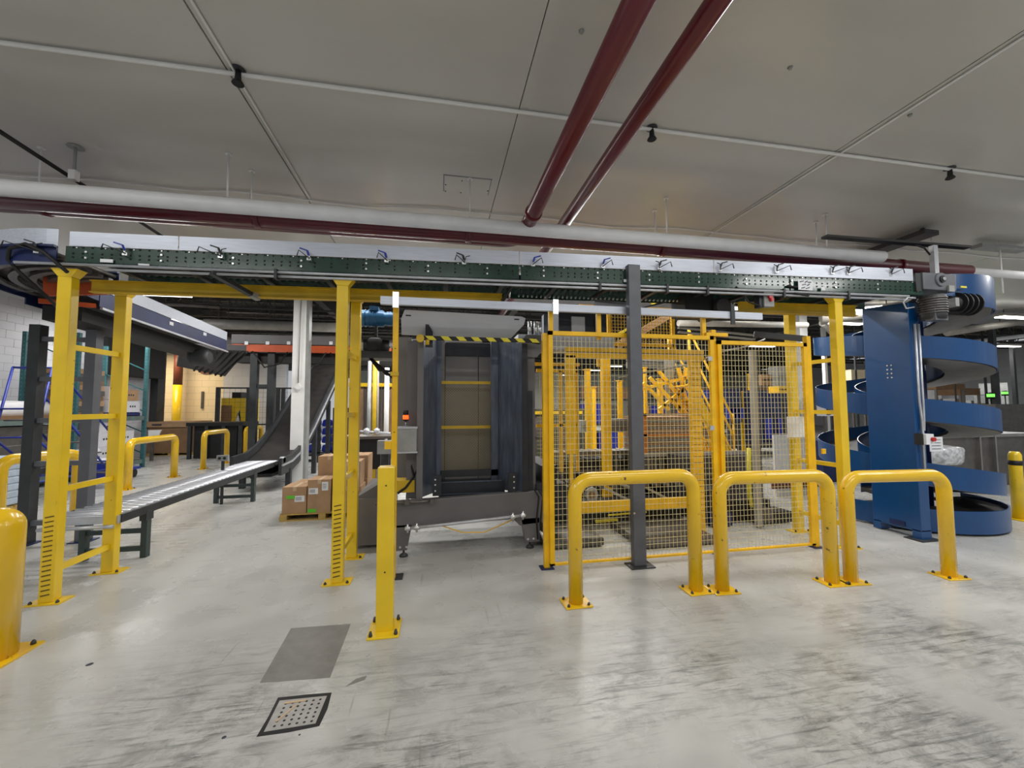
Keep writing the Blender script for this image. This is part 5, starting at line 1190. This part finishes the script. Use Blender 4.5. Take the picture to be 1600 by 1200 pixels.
# octagon bin box on pallet
BX = thing('bulk_box', 'large brown bulk cardboard box with lid beyond the teal rack', 'carton', (-9.1, 17.2, 0))
p0 = P(262, 706, y=16.5); fx = p0.x+.1
mb = MB(); mb.box(fx-.75, fx+.65, 16.5, 17.7, .106, 1.1); build('box_body', mb, CARDD, BX)
mb = MB(); mb.box(fx-.80, fx+.69, 16.45, 17.75, 1.02, 1.22); build('lid', mb, CARD, BX)
mb = MB(); mb.box(fx-.6, fx-.3, 16.44, 16.45, 1.08, 1.14); build('printed_mark', mb, INK, BX)
pallet(fx-.75, 16.5, fx+.65, 17.7, 'wooden pallet under the large bulk box', z0=0)
t = thing('paper_cone', 'small white sheet leaning on the bulk box', 'paper', tuple(P(238, 680, y=16.0))); p = P(238, 672, y=15.0)
mb = MB(); mb.prism([(p.x-.1, p.z-.35), (p.x+.12, p.z-.35), (p.x+.26, p.z), (p.x-.12, p.z)], .03, 'y', 15.0); o = build('sheet', mb, WHT, t); fixnormals(o)
mb = MB(); mb.box(p.x-.05, p.x+.05, 15.0, 15.03, 0, p.z-.35); build('stand', mb, STND, t)
# black line of tables / machine by the dock
a, b = P(302, 660, y=15.6), P(383, 700, y=15.4)
t = thing('black_machine_table', 'long black machine table in front of the cream room', 'table', (a.x, 17.2, 0))
mb = MB(); mb.box(a.x, b.x, 15.2, 16.4, a.z-.12, a.z); build('table_top', mb, BLK, t)
mb = MB(); mb.box(a.x+.2, a.x+1.5, 15.3, 16.3, .02, a.z-.12); mb.box(b.x-.9, b.x, 15.4, 16.3, .02, a.z-.12); build('dark_cabinet', mb, BLK, t)
for k in range(4):
    x = a.x+.1+(b.x-a.x-.2)*k/3; mb = MB(); mb.box(x-.05, x+.05, 15.2, 15.3, 0, a.z-.12); build('leg', mb, DKF, t)
# yellow/brown dock post, oval sign
p = P(276, 640, y=20.6)
t = thing('dock_post', 'cream room post painted yellow below and brown above', 'post', (p.x, 20.6, 0))
mb = MB(); mb.lathe([(.17, 0), (.17, 2.75)], (p.x, 20.6, 0), 20); build('yellow_half', mb, YEL, t); mb = MB(); mb.lathe([(.17, 2.75), (.17, 4.7)], (p.x, 20.6, 0), 20); build('brown_half', mb, BROWN, t)
c = P(321, 577, y=21.1)
t = thing('oval_sign', 'brown oval sign with pale lettering on the cream wall', 'sign', tuple(c))
mb = MB(); n = 28; mb.prism([(c.x+.34*math.cos(2*PI*i/n), c.z+.22*math.sin(2*PI*i/n)) for i in range(n)], .05, 'y', 21.1); o = build('sign_board', mb, BROWN, t); fixnormals(o)
mb = MB()
for k in range(5):
    x = c.x-.22+k*.11; mb.box(x-.012, x+.012, 21.08, 21.1, c.z-.08, c.z+.08)
    if k % 2 == 0: mb.box(x, x+.07, 21.08, 21.1, c.z+.06, c.z+.08); mb.box(x, x+.07, 21.08, 21.1, c.z-.01, c.z+.01)
    else: mb.box(x, x+.07, 21.08, 21.1, c.z-.08, c.z-.06)
build('sign_lettering', mb, CREAM, t)
p = P(316, 625, y=21.15); t = thing('wall_bracket', 'thin vertical grey bracket on the cream wall', 'bracket', tuple(p)); mb = MB(); mb.box(p.x-.04, p.x+.04, 21.12, 21.2, p.z-.4, p.z+.4); build('bar', mb, STND, t)
# yellow packing machine + mesh partition
a, b = P(346, 622, y=18.5), P(384, 668, y=18.5)
t = thing('yellow_baler', 'yellow machine with dark decals behind the wire partition', 'machine', (a.x, 18.8, 0))
mb = MB(); mb.box(a.x, b.x, 18.5, 19.7, b.z-.3, a.z); mb.box(a.x+.6, b.x, 18.5, 19.7, .25, b.z-.3); build('body', mb, YEL, t)
mb = MB(); mb.box(a.x+.3, b.x-.3, 18.7, 19.2, a.z, a.z+.25); build('top_unit', mb, BLK, t)
mb = MB(); mb.box(a.x+.02, a.x+.4, 18.46, 18.5, b.z-.2, a.z-.3); build('dark_decal', mb, CARDD, t)
mb = MB(); mb.prism([(a.x+.5, b.z), (b.x-.15, b.z-.15), (b.x-.3, a.z-.6), (a.x+.7, a.z-.5)], .03, 'y', 18.46); o = build('graphic_panel', mb, WHT, t); fixnormals(o)
mb = MB(); mb.box(a.x, b.x, 18.6, 19.6, 0, .25); build('plinth', mb, BLK, t)
PT_ = thing('wire_partition', 'dark framed wire partition in front of the yellow baler', 'fence', (P(340, 650, y=17.9).x, 17.9, 0))
xs = [P(px, 640, y=17.9).x for px in (340, 388, 395, 434, 442, 470)]; zt = P(340, 605, y=17.9).z
for x in xs: mb = MB(); mb.box(x-.07, x+.07, 17.85, 17.95, 0, zt); build('post', mb, DKF, PT_)
mb = MB(); mb.box(xs[0], xs[-1], 17.87, 17.93, zt-.06, zt); mb.box(xs[0], xs[-1], 17.87, 17.93, 1.0, 1.06); build('rail', mb, DKF, PT_)
mb = MB(); mb.wires(xs[0], xs[-1], .1, zt, 17.9, .2, .006); build('wire_mesh', mb, WIRED, PT_, kind='stuff')
# shelf frame with blue bags
a, b = P(476, 665, y=13.5), P(545, 702, y=13.5)
t = thing('blue_bag_shelf', 'dark frame shelf holding shiny navy blue bags behind the white column', 'shelf', (a.x, 13.5, 0))
zt = P(480, 655, y=13.5).z
for k in range(4):
    x = a.x+(b.x-a.x)*k/3; mb = MB(); mb.box(x-.04, x+.04, 13.42, 13.5, 0, zt+.35); build('post', mb, DKF, t)
mb = MB(); mb.box(a.x, b.x, 13.42, 14.2, .28, .32); build('shelf_board', mb, DKF, t)
i = 0
for k in range(4):
    for j in range(3):
        x0 = a.x+(b.x-a.x)*j/3+.05; z = .325+k*.26
        mb = MB(); w_ = (b.x-a.x)/3-.12; mb.prism([(x0, z+.03), (x0+.05, z), (x0+w_-.05, z), (x0+w_, z+.04), (x0+w_-.02, z+.2), (x0+w_/2, z+.25), (x0+.03, z+.2)], .55, 'y', 13.52)
        bag = build('blue_bag', mb, BLUBIN, None, bevel=.03); fixnormals(bag)
        me = bag.data; off = Vector((x0+w_/2, 13.8, z)); 
        for v in me.vertices: v.co -= off
        bag.location = off
        tag(bag, 'navy blue shiny bag, %s row %s on the dark shelf' % (['bottom', 'second', 'third', 'top'][k], ['left', 'middle', 'right'][j]), 'bag', 'navy bags on the shelf')
# conveyor bits and valves right of the middle frame
t = thing('valve_bench', 'dark bench with shiny steel valves left of the slim yellow post', 'machine', tuple(P(580, 720, y=8.2)))
zz = P(580, 682, y=8.2).z; a, b = P(556, 680, y=8.2), P(612, 680, y=8.2)
mb = MB(); mb.box(a.x-.3, b.x, 8.2, 8.9, zz-.05, zz); build('bench_top', mb, STND, t)
mb = MB(); mb.box(a.x-.3, a.x+.45, 8.25, 8.8, .5, zz-.06); build('dark_unit', mb, BLK, t)
for x in (a.x-.25, b.x-.05, a.x+.5): mb = MB(); mb.box(x-.03, x+.03, 8.22, 8.3, 0, zz-.05); build('leg', mb, DKF, t)
for px in (573, 589):
    c = P(px, 674, y=8.15); mb = MB(); mb.lathe([(.05, -.05), (.07, 0), (.05, .05)], c, 12, 'x'); build('valve', mb, CHROME, t)
mb = MB(); mb.tube([P(562, 674, y=8.15), P(610, 677, y=8.15)], .022, 8); build('pipe', mb, CHROME, t)
p = P(603, 700, y=7.0); t = thing('junction_box', 'pale grey junction box left of the slim yellow post', 'junction box', tuple(p)); mb = MB(); mb.box(p.x-.14, p.x+.14, 7.0, 7.15, p.z-.10, p.z+.12); build('enclosure', mb, GLASSY, t)
mb = MB(); mb.box(p.x-.04, p.x+.04, 7.05, 7.1, 0, p.z-.1); build('stand', mb, DKF, t)
# brown curtain wall section behind (far, brown panels)
t = thing('brown_partition', 'dark brown slatted partition with yellow top rail far behind the vertical pipes', 'partition', (P(575, 640, y=14).x, 14.0, 0))
a, b = P(545, 604, y=14), P(612, 690, y=14)
for k in range(12):
    x0 = a.x+(b.x-a.x)*k/12; mb = MB(); mb.box(x0+.01, x0+(b.x-a.x)/12-.01, 14.0, 14.04, .15, a.z); build('slat', mb, CARDD if k % 4 == 3 else mat('brown_slat', (74, 62, 52), .6) if 'brown_slat' not in MATS else MATS['brown_slat'], t)
mb = MB(); mb.box(a.x, b.x, 13.96, 14.0, a.z, a.z+.12); build('top_rail', mb, YELD, t)
mb = MB(); mb.box(a.x, b.x, 13.98, 14.06, 0, .15); build('kick_plate', mb, DKF, t)

# ================================================================== FAR RIGHT: stainless tanks, boxes, posts
def bg_box(name, lb, cat, px0, py0, px1, py1, y, m, dep=.6, legs=False, grp=None, floor_=False):
    a, b = P(px0, py0, y=y), P(px1, py1, y=y); zb = 0.0 if floor_ else b.z
    t = thing(name, lb, cat, (a.x, y, zb), grp)
    mb = MB(); mb.box(a.x, b.x, y, y+dep, zb+(.0), a.z); build('body', mb, m, t)
    mb = MB(); mb.box(a.x-.01, b.x+.01, y-.01, y+dep, a.z-.02, a.z+.01); build('top_edge', mb, m, t)
    if legs:
        for x in (a.x+.04, b.x-.04): mb = MB(); mb.box(x-.03, x+.03, y, y+.06, 0, zb); build('leg', mb, STND, t)
    return t, a, b
t, a, b = bg_box('stainless_bin', 'wide stainless steel bin behind the lower right turns of the spiral', 'bin', 1470, 682, 1640, 748, 6.6, STND, 1.3, floor_=True)
mb = MB(); mb.box(a.x-.03, b.x, 6.55, 6.6, a.z-.03, a.z+.03); build('rim', mb, STAIN, t)
for px in (1532, 1556):
    x = P(px, 700, y=6.55).x; mb = MB(); mb.box(x-.02, x+.02, 6.54, 6.6, 0, a.z); build('rib', mb, STAIN, t)
mb = MB(); mb.box(a.x+.2, b.x, 6.7, 7.8, a.z, a.z+.02); build('contents_tray', mb, PLAS, t)
bg_box('dull_steel_table', 'dull steel table at the right edge above the stainless bin', 'table', 1555, 632, 1660, 680, 9.2, STND, 1.0, legs=True)
bg_box('cream_cabinet', 'pale cabinet at the far right edge under the cream wall', 'cabinet', 1574, 598, 1660, 628, 14, GLASSY, 1.0, floor_=True)
# film-wrapped item resting on the spiral's lower turn
t = thing('film_wrapped_tray', 'clear film wrapped round tray beside the spiral at table height', 'tray', (7.6, 6.0, .9))
a, b = P(1452, 706, y=5.9), P(1530, 722, y=5.9)
mb = MB(); mb.lathe([(.55, b.z-.05), (.58, b.z), (.60, a.z), (.58, a.z+.04), (.5, a.z+.05)], ((a.x+b.x)/2+.1, 6.5, 0), 28); build('film_wrap', mb, PLFILM, t)
mb = MB(); mb.lathe([(.2, 0), (.2, b.z-.05)], ((a.x+b.x)/2+.1, 6.5, 0), 16); build('stand', mb, STND, t)
BGp = 'cartons and bags far behind the spiral'
for i, (x0, y0_, x1, y1_, m, lb) in enumerate(((1462, 600, 1508, 608, CARDD, 'brown carton layer topmost behind the spiral'), (1500, 607, 1532, 617, CARDD, 'darker brown carton right of the topmost carton behind the spiral'), (1470, 606, 1500, 623, WBOX, 'pale bagged goods left pile behind the spiral'), (1502, 617, 1522, 626, WBOX, 'pale bagged goods right pile behind the spiral'), (1522, 616, 1545, 630, GLASSY, 'grey bin right of the bagged goods behind the spiral'))):
    bg_box('stored_goods', lb, 'goods', x0, y0_, x1, y1_, 11+.9*i, m, .8, legs=True, grp=BGp)
for px, w_, y, lb, m in ((1555, .16, 11.5, 'brown grey building post far right', DKF), (1540, .05, 10.5, 'thin dark post with green beacon far right', BLK), (1492, .03, 10, 'hair thin dark rod behind the spiral', BLK), (1585, .12, 13, 'dark post at the right edge with green beacon', DKF), (1290, .12, 13, 'pale double pipe column left of the right yellow frame', WHT), (1338, .05, 12, 'thin dark post behind the right yellow frame', DKF)):
    p = P(px, 600, y=y); t = thing('hall_post', lb, 'post', (p.x, y, 0), 'posts far behind'); mb = MB(); mb.box(p.x-w_/2, p.x+w_/2, y-w_/2, y+w_/2, 0, 4.74); build('shaft', mb, m, t)
    mb = MB(); mb.box(p.x-w_, p.x+w_, y-w_, y+w_, 0, .02); build('foot', mb, m, t)
for px, py, y, lb in ((1548, 618, 10.4, 'small lit green beacon left of the brown grey post'), (1570, 614, 12.8, 'small lit green beacon right of the brown grey post')):
    c = P(px, py, y=y); t = thing('green_beacon', lb, 'beacon', tuple(c), 'green beacons'); mb = MB(); mb.lathe([(.09, -.05), (.09, .05)], c, 12); build('lens', mb, GRB, t)
    mb = MB(); mb.lathe([(.1, -.12), (.1, -.05)], c, 12); mb.lathe([(.1, .05), (.05, .1)], c, 12); build('beacon_body', mb, BLK, t)
    mb = MB(); mb.tube([(c.x, c.y, 0), (c.x, c.y, c.z-.12)], .02, 8); build('pole', mb, DKF, t)
# notice boards / small items between right frame and spiral
t, a, b = bg_box('white_control_panel', 'white control panel with dark display seen left of the right yellow frame', 'control panel', 1288, 634, 1306, 650, 8.0, WBOX, .2, legs=True)
mb = MB(); mb.box(a.x+.05, a.x+.14, 7.97, 8.0, b.z+.03, a.z-.03); build('display', mb, BLK, t)
bg_box('shelf_goods', 'row of cream packages on a shelf between yellow frame and spiral', 'goods', 1330, 578, 1352, 594, 12, CREAM, .5, legs=True)
bg_box('blue_tote', 'deep navy tote behind the spiral, left lower side', 'tote', 1285, 690, 1345, 720, 7.6, BLUD, .8, floor_=True)

# ================================================================== ROOF SERVICES OVER THE BACK HALL
def hall_pipe(a, b, r, m, lb, nm='hall_pipe', cat='pipe'):
    t = thing(nm, lb, cat, tuple(a), 'pipes over the back hall'); mb = MB(); mb.tube([a, b], r, 12); build('pipe_run', mb, m, t)
    n = 3
    for k in range(n):
        q = a.lerp(b, (k+.5)/n); mb = MB(); mb.tube([q, Vector((q.x, q.y, 5.6))], .012, 6); build('hanger', mb, JOIST, t)
V = Vector
hall_pipe(P(215, 500, y=13), P(460, 512, y=13), .09, DUCT, 'pale pipe crossing behind the blue tail conveyor')
hall_pipe(P(320, 506, y=12.6), P(530, 512, y=12.6), .14, DUCT, 'thick pale duct behind the white column, upper')
hall_pipe(P(190, 470, y=12), P(345, 480, y=12), .05, STND, 'thin grey pipe high behind the left frame')
hall_pipe(P(1282, 497, y=9), P(1500, 470, y=7.5), .16, DUCT, 'thick pale duct behind the top of the spiral')
hall_pipe(P(1285, 505, y=9), P(1320, 540, y=14), .08, DUCT, 'pale pipe angling back behind the right yellow frame')
hall_pipe(P(1480, 520, y=9), P(1640, 496, y=9), .10, DUCT, 'pale pipe at the right edge above the dark bay')
hall_pipe(P(1510, 535, y=12), P(1640, 520, y=12), .08, WHT, 'white pipe lower at the right edge')
hall_pipe(P(1060, 505, y=9), P(1260, 508, y=9), .08, DUCT, 'pale pipe seen above the right mesh panel')
hall_pipe(P(980, 560, y=11), P(1080, 563, y=11), .08, DUCT, 'pale pipe seen through the inner gate, upper')
hall_pipe(P(980, 570, y=11.5), P(1080, 573, y=11.5), .10, DUCT, 'pale pipe seen through the inner gate, lower')
hall_pipe(P(440, 525, y=16), P(640, 528, y=16), .08, DUCT, 'pale pipe low behind the middle yellow frame')
for i in range(3):
    hall_pipe(P(1440+i*22, 568, y=14), P(1560+i*10, 545, y=22), .06, HAZY if i < 2 else DUCT, ['first', 'second', 'third'][i]+' slanting pale yellow pipe in the dark bay at right')
# lamps
ll = 0
for (x, y, lb) in ((P(1170, 482, z=4.2).x, P(1170, 482, z=4.2).y, 'round edged bright lamp beside the dark cylinder housing'),
                   (P(890, 590, z=4.0).x, P(890, 590, z=4.0).y, 'bright strip lamp far back behind the gate, left'), (P(928, 583, z=4.0).x, P(928, 583, z=4.0).y, 'bright strip lamp far back behind the gate, middle'),
                   (P(958, 577, z=4.0).x, P(958, 577, z=4.0).y, 'bright strip lamp far back behind the gate, right'), (P(1345, 558, z=4.0).x, P(1345, 558, z=4.0).y, 'bright strip lamp right of the right yellow frame'),
                   (P(1575, 548, z=4.0).x, P(1575, 548, z=4.0).y, 'bright strip lamp at the right edge in the dark bay'), (P(1190, 548, z=4.0).x, P(1190, 548, z=4.0).y, 'bright lamp behind the right mesh panel'),
                   (P(1322, 505, z=4.2).x, P(1322, 505, z=4.2).y, 'bright lamp just right of the right yellow frame top'), (P(1585, 490, z=4.3).x, P(1585, 490, z=4.3).y, 'bright lamp at the right edge near the white ceiling end'),
                   (P(250, 452, z=4.3).x, P(250, 452, z=4.3).y, 'thin lit strip below the yellow beam, second from left')):
    z = 4.2
    t = thing('strip_lamp', lb, 'lamp', (x, y, z), 'lit lamps of the back hall')
    mb = MB(); mb.box(x-.6, x+.6, y-.12, y+.12, z, z+.08); build('housing', mb, DUCT, t)
    mb = MB(); mb.box(x-.58, x+.58, y-.10, y+.10, z-.03, z); build('diffuser', mb, LAMP, t)
    mb = MB(); mb.tube([(x-.4, y, z+.08), (x-.4, y, 5.6 if y > 10.4 else H)], .01, 6); mb.tube([(x+.4, y, z+.08), (x+.4, y, 5.6 if y > 10.4 else H)], .01, 6); build('hanger', mb, JOIST, t)
# long dark hung conduit clutter
for k in range(10):
    y = 11+k*1.1; x0 = -9+random.uniform(0, 4); x1 = x0+random.uniform(6, 16); z = random.uniform(4.25, 4.8)
    t = thing('hung_conduit', 'dark hung conduit number row %s crossing the back hall under the joists' % ['nearest', 'second nearest', 'third nearest', 'fourth nearest', 'fifth nearest', 'sixth nearest', 'seventh nearest', 'eighth nearest', 'ninth nearest', 'farthest'][k], 'conduit', (x0, y, z), 'hung conduits')
    t['label'] = 'dark hung conduit crossing under the back hall joists, %s row' % ['nearest', 'second nearest', 'third nearest', 'fourth nearest', 'fifth nearest', 'fifth farthest', 'fourth farthest', 'third farthest', 'second farthest', 'farthest'][k]
    mb = MB(); mb.tube([(x0, y, z), (x1, y, z)], random.uniform(.02, .05), 8); build('conduit_run', mb, random.choice([JOIST, STND, DKF]), t)
    for f in (.2, .5, .8): x = x0+(x1-x0)*f; mb = MB(); mb.tube([(x, y, z), (x, y, 5.6)], .01, 5); build('hanger', mb, JOIST, t)

# ================================================================== FLOOR ITEMS
mb = MB(); mb.add([(-1.07, 2.83, .0015), (-.655, 2.80, .0015), (-.66, 3.44, .0015), (-1.10, 3.46, .0015), (-1.07, 2.83, .0), (-.655, 2.80, .0), (-.66, 3.44, .0), (-1.10, 3.46, .0)], [(0, 1, 2, 3), (7, 6, 5, 4), (0, 4, 5, 1), (1, 5, 6, 2), (2, 6, 7, 3), (3, 7, 4, 0)])
o = build('floor_patch', mb, ASPH); tag(o, 'dark grey rectangular patch set in the floor', 'floor patch')
a = [P(540, 1073, z=0), P(570, 1062, z=0), P(573, 1056, z=0), P(556, 1061, z=0)]
mb = MB(); mb.hexa(a, [q+V((0, 0, .0015)) for q in a]); o = build('floor_chip', mb, ASPH); tag(o, 'small leaf shaped dark chip in the floor beside the grey patch', 'floor chip'); fixnormals(o)
DR = thing('floor_drain', 'square perforated drain cover with black ragged joint in the floor', 'drain', (-.75, 2.52, 0))
mb = MB(); o_ = [(-.91, 2.385), (-.905, 2.52), (-.91, 2.67), (-.75, 2.665), (-.61, 2.655), (-.60, 2.52), (-.61, 2.40), (-.76, 2.385)]
mb.prism(o_, .0015, 'z', 0); o = build('joint_ring', mb, BLK, DR); fixnormals(o)
mb = MB(); mb.prism([(-.885, 2.41), (-.89, 2.64), (-.63, 2.63), (-.635, 2.42)], .0025, 'z', 0); o = build('plate', mb, DRAIN, DR); fixnormals(o)
mb = MB()
for i in range(6):
    for j in range(6): mb.lathe([(.0075, .0005), (.0075, .003)], (-.845+i*.037, 2.44+j*.033, 0), 8)
build('drain_holes', mb, BLK, DR, kind='stuff')
mb = MB(); mb.bar((-.855, 2.61, .004), (-.74, 2.612, .004), .014, .003); mb.bar((-.85, 2.47, .004), (-.78, 2.585, .004), .010, .003); build('tape_scraps', mb, TAPE, DR)
for i, (px, py, r_) in enumerate(((350, 1152, .011), (140, 1038, .02), (468, 1148, .006))):
    p = P(px, py, z=0); mb = MB(); mb.lathe([(r_, 0), (r_*.8, .0015)], (0, 0, 0), 12); o = build('floor_mark', mb, INK); o.location = p; tag(o, ['small round dark spot left of the drain cover', 'small dark smear near the thick bollard foot', 'tiny dark spot right below the drain cover'][i], 'floor mark')

for o in list(bpy.data.objects):
    if o.type == 'MESH' and o.name.split('.')[0] in ('top_hood', 'hood_cap', 'base_wall', 'base_belt', 'outer_wall', 'inner_wall', 'belt_slab', 'underside', 'side_channel', 'aluminium_guard', 'steel_edge'): fixnormals(o)
